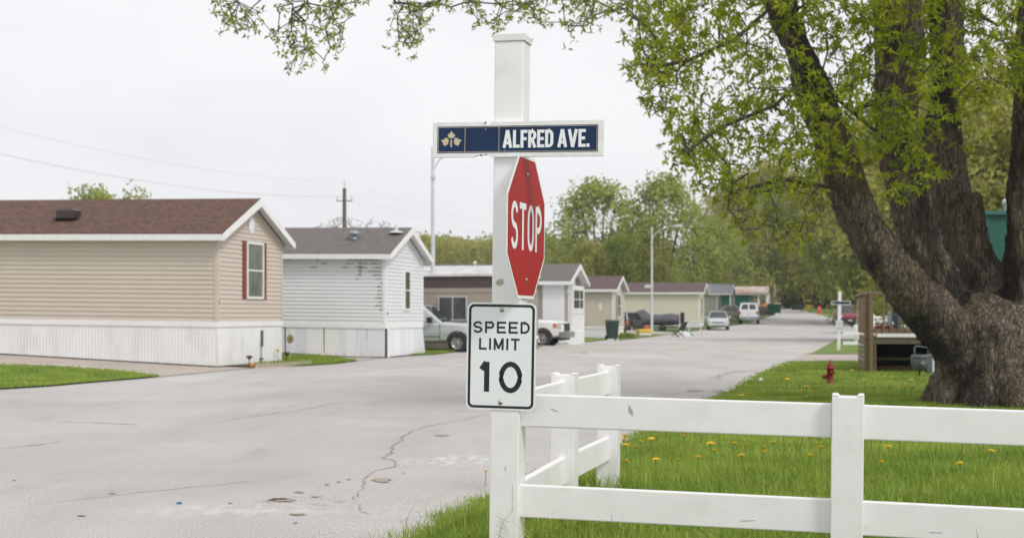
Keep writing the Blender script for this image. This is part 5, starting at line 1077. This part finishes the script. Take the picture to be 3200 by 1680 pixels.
# -- the big multi-stemmed tree
TY = 23.0; TS = F / TY
def stemline(rows, y0, y1):
    out_ = []
    n = len(rows)
    for i, (v, a, b) in enumerate(rows):
        y = y0 + (y1 - y0) * i / (n - 1); s = F / y; out_.append((W((a + b) / 2, v, y), (b - a) / 2 / s))
    for i in range(n):
        d = out_[min(i + 1, n - 1)][0] - out_[max(0, i - 1)][0]; c = abs(d.z) / math.hypot(d.x, d.z); out_[i] = (out_[i][0], out_[i][1] * max(.6, c) * .97)
    return out_
stems = [
    stemline([(1150, 2925, 3180), (1032, 2852, 3075), (914, 2752, 2950), (800, 2668, 2840), (651, 2606, 2746), (473, 2542, 2682), (237, 2462, 2588), (0, 2376, 2496), (-350, 2250, 2350), (-700, 2150, 2230)], 22.7, 21.6),
    stemline([(1150, 2960, 3200), (1032, 2930, 3130), (914, 2880, 3040), (800, 2832, 2968), (710, 2795, 2937), (592, 2760, 2902), (473, 2750, 2876), (355, 2735, 2872), (178, 2736, 2890), (0, 2740, 2870), (-350, 2720, 2830), (-700, 2650, 2730)], 23.0, 23.4),
    stemline([(1150, 3000, 3260), (1032, 2990, 3230), (914, 2985, 3190), (800, 2965, 3101), (710, 2935, 3070), (592, 2902, 3034), (473, 2890, 3004), (355, 2898, 3000), (237, 2904, 3008), (0, 2898, 3020), (-350, 2920, 3020), (-700, 2960, 3040)], 23.2, 24.6),
    stemline([(860, 3010, 3130), (760, 3020, 3096), (700, 3010, 3088), (640, 3010, 3082), (600, 3016, 3072)], 23.4, 23.4),
    stemline([(1100, 3120, 3360), (980, 3120, 3340), (860, 3136, 3322), (640, 3145, 3312), (473, 3158, 3310), (237, 3172, 3315), (0, 3182, 3325), (-400, 3220, 3340)], 23.0, 22.6),
    stemline([(1100, 3200, 3480), (900, 3260, 3500), (600, 3360, 3560), (200, 3450, 3620), (-400, 3600, 3720)], 23.2, 24.4),
    stemline([(1300, 2890, 3420), (1250, 2905, 3400), (1180, 2930, 3390), (1100, 2930, 3385), (1030, 2900, 3380), (960, 2960, 3370)], 23.1, 23.1)]
mb = MB()
for st in stems: mb.tube([p for p, r_ in st], [r_ for p, r_ in st], 16)
for a, ln, r0 in ((200, 1.32, .26), (232, 1.42, .34), (262, 1.6, .38), (290, 1.7, .40), (325, 1.8, .40), (165, 1.3, .3), (20, 1.8, .35), (90, 1.7, .35)):
    c = W(3150, 1270, TY); c.z = T(c.x, c.y); dirv = Vector((math.cos(R(a)), math.sin(R(a)), 0))
    mb.tube([c + Vector((0, 0, .95)) + dirv * .65, c + Vector((0, 0, .42)) + dirv * (ln * .62), c + Vector((0, 0, .12)) + dirv * (ln * .82), c + Vector((0, 0, -.15)) + dirv * ln * 1.05], [.5, r0 * 1.05, r0 * .8, r0 * .5], 12)
BT = W(3150, 1275, TY); BT.z = T(BT.x, BT.y)
big = empty('maple_tree', BT, 0, 'huge multi-stemmed tree with rough bark leaning over the lawn on the right', 'tree')
tr = mb.build('trunk', M['bark']); rm_ = tr.modifiers.new('r', 'REMESH'); rm_.mode = 'VOXEL'; rm_.voxel_size = .035; rm_.use_smooth_shade = True
sm = tr.modifiers.new('s', 'SMOOTH'); sm.iterations = 10; sm.factor = .6; bake(tr)
me = tr.data; n = len(me.vertices); co = np.empty(n * 3, np.float32); me.vertices.foreach_get('co', co); co = co.reshape(-1, 3); no = np.empty(n * 3, np.float32); me.vertex_normals.foreach_get('vector', no); no = no.reshape(-1, 3)
dsp = np.array([(.09 * noise.noise(Vector((x * 1.3, y * 1.3, z * .9))) + .045 * noise.noise(Vector((x * 4, y * 4, z * 1.4))) + .030 * abs(noise.noise(Vector((x * 14 + 2 * noise.noise(Vector((x, y, z * 3))), y * 14, z * 3.2)))) * 2 - .02) for x, y, z in co], np.float32)
low = np.clip((1.6 - co[:, 2]) / 1.6, 0, 1); dsp += low * .035 * np.sin(np.arctan2(co[:, 1] - BT.y, co[:, 0] - BT.x) * 9 + co[:, 2] * 1.5)
co += no * dsp[:, None]; me.vertices.foreach_set('co', co.ravel()); me.update()
tr.parent = big; tr.matrix_parent_inverse = Matrix.Translation(-BT)
def polyarea_sample(poly, n, ylo, yhi, dens=None):
    a = np.array(poly, float); lo, hi = a.min(0), a.max(0); out_ = []
    while len(out_) < n:
        P = rng.uniform(lo, hi, (n * 2, 2)); P = P[inside(P, poly)]
        if dens is not None: P = P[rng.random(len(P)) < np.array([dens(*p) for p in P])]
        out_ += list(P)
    P = np.array(out_[:n]); y = rng.uniform(ylo, yhi, n); return np.c_[(P[:, 0] - 1600) * y / F, y, CH + (HZ - P[:, 1]) * y / F]
clump = lambda u, v: .25 + .75 * max(0, min(1, .5 + 1.6 * noise.noise(Vector((u / 95, v / 70, 3.3)))))
core = [(2130, -560), (2010, -100), (1985, 60), (1975, 190), (2040, 300), (2100, 420), (2150, 530), (2230, 560), (2320, 610), (2420, 600), (2520, 560), (2640, 470), (2760, 520), (2860, 600), (2930, 560), (2960, 380), (3060, 330), (3200, 260), (3400, 200), (3500, -560)]
at = [polyarea_sample(core, 1000, 19.5, 22.3, clump), polyarea_sample(core, 800, 23.5, 28, clump)]
tips = [polyarea_sample(pg, k, 19.5, 23, None) for pg, k in (([(1940, 200), (2060, 190), (2080, 250), (1965, 240)], 14), ([(1995, 300), (2090, 270), (2130, 350), (2010, 340)], 16), ([(1990, 120), (2060, 80), (2080, 160)], 10), ([(2070, 490), (2170, 440), (2190, 520), (2090, 520)], 14),
        ([(2020, 0), (1950, 60), (2060, 100)], 12), ([(2160, 560), (2300, 600), (2240, 640)], 12), ([(2790, 520), (2910, 540), (2900, 600), (2800, 590)], 14), ([(2670, 440), (2760, 430), (2700, 560)], 10), ([(2250, 600), (2560, 560), (2600, 700), (2450, 790), (2300, 740)], 110), ([(3020, 60), (3180, 20), (3180, 230), (3040, 260)], 30))]
spr = [([(655, 0), (760, 0), (830, 40), (700, 70), (665, 40)], 26), ([(670, 75), (760, 60), (820, 70), (740, 100)], 16), ([(860, 0), (1140, 0), (1120, 70), (1060, 110), (960, 95), (870, 55)], 60), ([(840, 105), (930, 90), (980, 150), (900, 150)], 22), ([(925, 150), (990, 150), (930, 190)], 8), ([(870, 215), (960, 190), (900, 225)], 6),
       ([(1020, 110), (1090, 120), (1030, 160)], 10), ([(1000, 190), (1025, 190), (1015, 210)], 4), ([(1200, 70), (1330, 60), (1310, 110), (1230, 110)], 24), ([(1225, 120), (1340, 110), (1270, 155)], 14), ([(1180, 0), (1340, 0), (1330, 50), (1220, 50)], 22), ([(1310, 0), (1500, -5), (1480, 22), (1370, 30)], 30),
       ([(1485, 60), (1540, 70), (1580, 70), (1560, 95), (1500, 90)], 10), ([(1545, 0), (1700, 0), (1690, 40), (1570, 45)], 36), ([(1660, 30), (1700, 30), (1695, 82), (1665, 75)], 10), ([(1740, 60), (1830, 70), (1820, 100), (1750, 100)], 12), ([(1700, -30), (1990, -30), (1980, 50), (1900, 40), (1840, 80), (1780, 40)], 80), ([(620, -300), (2100, -500), (2100, -20), (640, -20)], 260)]
for pg, k in spr: at.append(polyarea_sample(pg, k, 17.5, 20.5, None))
attr = np.concatenate(at + tips); attr = attr[HZ - (attr[:, 2] - CH) * F / attr[:, 1] < 800]; SC = Matrix.Translation(-BT)
limbs = [[p for p, r_ in st] for st in stems[:6]]
extra = [[limbs[0][-2], W(1950, -420, 20.5), W(1500, -380, 19.3), W(1050, -300, 18.8), W(720, -170, 18.5)], [limbs[0][-3], W(2200, -200, 20.8), W(2060, -130, 20.5)], [limbs[0][7], W(2300, 120, 21), W(2150, 190, 20.7), W(2040, 210, 20.6)],
         [limbs[0][6], W(2420, 330, 21.3), W(2250, 400, 21), W(2150, 470, 20.8)], [limbs[2][9], W(3120, 80, 24.3), W(3230, -20, 24.6)], [limbs[1][6], W(2640, 330, 21.8), W(2560, 260, 21.5)], [limbs[0][5], W(2620, 590, 22), W(2450, 560, 22), W(2330, 590, 22)]]
arr, Pn, rad, nt_ = grow(limbs + extra, attr, seg=.28, sag=.16, jit=.16, r_tip=.0052, expo=2.55, rmax=.07, bias=.12)
nl = sum(1 for _ in [0]);
lim_cnt = 0
A_l = grow(limbs, np.zeros((0, 3)), seg=.28)[3]
rad[A_l:nt_] = np.maximum(rad[A_l:nt_], .03)
V, Fq = frusta(arr, Pn, rad, skip=A_l, n=5)
br = raw('branches', V - np.array(BT), Fq, M['twig'], big, smooth=True)
# leaf clusters at the attractors plus along young shoots
def around(P, k, s): return np.repeat(P, k, 0) + rng.normal(0, s, (len(P) * k, 3))
nfull = len(at[0]) + len(at[1])
full, sparse = attr[:nfull], attr[nfull:]
young = arr[nt_:][rad[nt_:] < .009]; yr = young[young[:, 0] > 1.6]; yr = yr[rng.random(len(yr)) < .5]; ylft = young[young[:, 0] <= 1.6]; ylft = ylft[rng.random(len(ylft)) < .07]
Cf = np.concatenate([around(full, 3, .16), around(yr, 1, .06)])
V1, F1 = clusters(Cf, 7, .115, .042, .018, .25)
Cs = np.concatenate([around(sparse, 2, .07)[::1][rng.random(len(sparse) * 2) < .68], around(ylft, 1, .04)])
V2, F2 = clusters(Cs, 6, .068, .027, .014, .3)
V = np.concatenate([V1, V2]); Fc = np.concatenate([F1, F2 + len(V1)])
mi = np.r_[np.zeros(len(F1), np.int32), np.ones(len(F2), np.int32)]
raw('crown', V - np.array(BT), Fc, [M['leaf'], M['leaf2']], big, mi=mi)
print('BIG', len(arr), len(V))

# -- generic broadleaf for the background
def tree_kind(seed, H, cw, blobs, per, leaf, lmat, bark, stem_h=.25, leafL=.34, multi=1, bare=0, tall=1.0):
    global rng
    rng = np.random.default_rng(seed); at_ = []
    for k in range(blobs):
        a = rng.uniform(0, 2 * np.pi); t_ = rng.uniform(0, 1) ** .8; z = H * (stem_h + (1 - stem_h) * t_); r_ = cw * math.sin(math.pi * min(.97, .18 + .75 * t_ ** tall)) * rng.uniform(.35, 1.0)
        at_.append((r_ * math.cos(a), r_ * math.sin(a), z * rng.uniform(.93, 1.0)))
    at_ = np.array(at_); tk = [[Vector((0, 0, -.3)), Vector((0, 0, H * stem_h * .7))]]
    for m_ in range(multi):
        a = 2 * math.pi * m_ / multi + .4; tk.append([Vector((0, 0, H * stem_h * .7)), Vector((math.cos(a) * cw * .14, math.sin(a) * cw * .14, H * .5)), Vector((math.cos(a) * cw * .3, math.sin(a) * cw * .3, H * .8))])
    ar, pn, rd, nt__ = grow(tk, at_, seg=H * .05, sag=-.12, jit=.5, r_tip=H * (.0013 if bare else .0022), expo=2.3, bias=.25)
    rd[:max(2, int(len(tk[0])))] = max(rd[0], H * .022); Vb, Fb = frusta(ar, pn, np.minimum(np.maximum(rd, .0), H * .03), n=6)
    P = around(at_, per, H * .042); V_, F_ = clusters(P, leaf, leafL, leafL * .6, H * .018, .1)
    if bare: Pt = ar[rd < H * .004]; V_, F_ = clusters(Pt, bare, leafL * .6, leafL * .2, H * .015, 0)
    return (Vb, Fb, bark), (V_, F_, lmat)
def make_tree(kind, loc, s, rz, label, group, name='tree', cat='tree', sz=None):
    r = empty(name, loc, rz, label, cat, group); r.scale = (s, s, sz or s)
    for nm, (me_) in zip(('trunk', 'crown'), kind): o = bpy.data.objects.new(nm, me_); COL.objects.link(o); o.parent = r
    return r
def kind_meshes(*a, **k):
    (Vb, Fb, bm_), (Vl, Fl, lm_) = tree_kind(*a, **k); o1 = raw('trunk', Vb, Fb, bm_, smooth=True); o2 = raw('crown', Vl, Fl, lm_); ms = (o1.data, o2.data); bpy.data.objects.remove(o1); bpy.data.objects.remove(o2); return ms
K = [kind_meshes(11, 10, 4.3, 140, 9, 5, M['lf_a'], M['twig'], .22, .30, 3), kind_meshes(12, 10, 4.4, 140, 9, 5, M['lf_a'], M['twig'], .20, .30, 4), kind_meshes(13, 10, 3.4, 80, 11, 5, M['lf_b'], M['twigg'], .15, .28, 2),
     kind_meshes(14, 10, 4.0, 100, 13, 5, M['lf_c'], M['twig'], .10, .30, 3), kind_meshes(15, 10, 3.0, 420, 4, 1, M['lf_bare'], M['twigg'], .15, .26, 4, bare=1), kind_meshes(16, 10, 4.4, 110, 12, 6, M['lf_b'], M['twigg'], .05, .30, 4)]
rng = np.random.default_rng(99)
TW = [  # u centre, v top, v base hint -> distance, height from the photo, kind, label
 (1870, 572, 175, 1, 'pale green tree rising over the white home, left of two tall trees', 1.0), (2080, 560, 172, 0, 'tall green tree with dark forked trunk behind the plum roof, right of two tall trees', 1.0),
 (1805, 640, 185, 4, 'nearly bare grey tree at the left edge of the tall green trees', 1.0), (1985, 660, 190, 2, 'lower olive tree between the two tall green trees', 1.0),
 (2200, 640, 215, 4, 'thin bare tree with spreading limbs right of the tall green tree', 1.1), (2235, 690, 215, 0, 'green tree above the sage home roof', 1.05), (1940, 740, 165, 3, 'low dark green tree behind the plum roof', 1.0), (2170, 745, 200, 3, 'low bright tree behind the right part of the plum roof', 1.0),
 (2040, 740, 168, 2, 'low olive tree behind the middle of the plum roof', 1.0), (1840, 760, 165, 5, 'bushy tree right behind the white home gable', 1.0),
 (1075, 668, 120, 4, 'bare shrubby tree around the utility pole foot', 1.5), (1180, 680, 125, 4, 'faint budding tree right of the utility pole', 1.4), (1015, 690, 128, 4, 'bare tree left of the utility pole behind the grey roof', 1.3),
 (290, 600, 90, 0, 'green treetop showing over the brown roof ridge', .85), (420, 612, 95, 2, 'tiny olive treetop over the brown roof, right of the larger one', 1.0)]
for i, (u_, vt, y, kd, lb, wd) in enumerate(TW):
    x = (u_ - 1600) * y / F; zt_ = CH + (HZ - vt) * y / F; g = T(x, y); h = (zt_ - g) / 10; make_tree(K[kd], (x, y, g), h * wd, rng.uniform(0, 6), lb, 'trees behind the homes', sz=h)
TR = []
for i in range(34):      # wood on the right behind the road end and the big tree
    row = i % 4; y = [232, 205, 250, 275][row] + rng.uniform(-8, 8); u_ = 2290 + (i // 4) * 112 + rng.uniform(-30, 30) + row * 18
    if row == 1 and u_ < 2640: y = 268
    TR.append((u_, y, [600, 560, 520, 480][row] + rng.uniform(-30, 40)))
TR += [(2735, 142, 330), (2880, 76, 260), (3010, 79, 330), (3140, 74, 300), (3260, 78, 250), (2960, 140, 200), (2790, 138, 380), (3110, 135, 160), (2650, 150, 420), (2600, 246, 520), (2800, 150, 300)]
lbs = ['yellow green woodland tree at the far road end', 'olive woodland tree behind the big trunk', 'dense green woodland tree at the road end', 'brownish budding woodland tree']
for i, (u_, y, vt) in enumerate(TR):
    x = (u_ - 1600) * y / F; g = T(x, y); zt_ = CH + (HZ - vt) * y / F; h = (zt_ - g) / 10; kd = [5, 2, 5, 4, 3, 2][i % 6]
    if i >= 34 and kd == 4: kd = 5
    lb = {5: 'low-branched olive tree in the wood at the right', 2: 'slim olive tree in the wood at the right', 4: 'bare grey tree in the wood at the right', 3: 'darker green tree in the wood at the right'}[kd]
    make_tree(K[kd], (x, y, g), h * (.8 if h > 1.5 else 1.1), rng.uniform(0, 6), lb, {5: 'low-branched olive trees of the right wood', 2: 'slim olive trees of the right wood', 4: 'bare trees of the right wood', 3: 'darker green trees of the right wood'}[kd], sz=h)
# far wood on the left horizon: one mass of foliage over a low hill
def wood(name, pts, n, hgt, depth, m, leafs):
    C = []
    for _ in range(n):
        t_ = rng.uniform(0, len(pts) - 1.001); i = int(t_); a, b = pts[i], pts[i + 1]; f_ = t_ - i; u_ = a[0] + (b[0] - a[0]) * f_; vt = a[1] + (b[1] - a[1]) * f_; y = a[2] + rng.uniform(0, depth)
        v = vt + 34 * abs(noise.noise(Vector((u_ / 26, y / 14, 0)))) + 14 * abs(noise.noise(Vector((u_ / 9, y / 5, 4)))) + rng.uniform(0, 1) ** 1.3 * hgt; C.append(((u_ - 1600) * y / F, y, CH + (HZ - v) * y / F))
    V_, F_ = clusters(np.array(C), leafs, .8, .55, .6, .1); return raw(name, V_, F_, m)
o = wood('far_wood', [(1230, 742, 290), (1320, 738, 290), (1400, 742, 290), (1480, 752, 290), (1560, 740, 290), (1700, 740, 290), (1790, 752, 290), (1900, 760, 290), (2100, 790, 290)], 6500, 150, 60, M['lf_b'], 5); o['kind'] = 'stuff'; o['label'] = 'distant hazy treeline beyond the homes'
o = wood('undergrowth', [(2250, 915, 215), (2420, 925, 238), (2560, 915, 238), (2700, 900, 235), (3200, 880, 215)], 3800, 75, 30, M['lf_bare'], 5); o['kind'] = 'stuff'
V = []; Fq = []
for i in range(41):
    x = -160 + i * 8.5
    for k, (y, z) in enumerate(((300, 2), (335, 13 + 1.5 * math.sin(i * .5)), (420, 16), (600, 10))): V.append((x * (1 + (y - 300) / 500), y, z))
for i in range(40):
    for k in range(3): q = i * 4 + k; Fq.append((q, q + 4, q + 5, q + 1))
tag(raw('hill', V, Fq, M['grassfar'], smooth=True), kind='structure')

# ------------------------------------------------------------------ haze
hz = MB().box(-330, 420, -14, 640, -3, 45).build('haze', bpy.data.materials.new('haze')); hz['kind'] = 'stuff'
hm_ = hz.data.materials[0]; hm_.use_nodes = True; t = hm_.node_tree; t.nodes.clear()
ho = t.nodes.new('ShaderNodeOutputMaterial'); hv = t.nodes.new('ShaderNodeVolumePrincipled'); hv.inputs['Color'].default_value = (.93, .95, 1, 1); hv.inputs['Density'].default_value = .00030; hv.inputs['Anisotropy'].default_value = .2
t.links.new(hv.outputs[0], ho.inputs['Volume'])
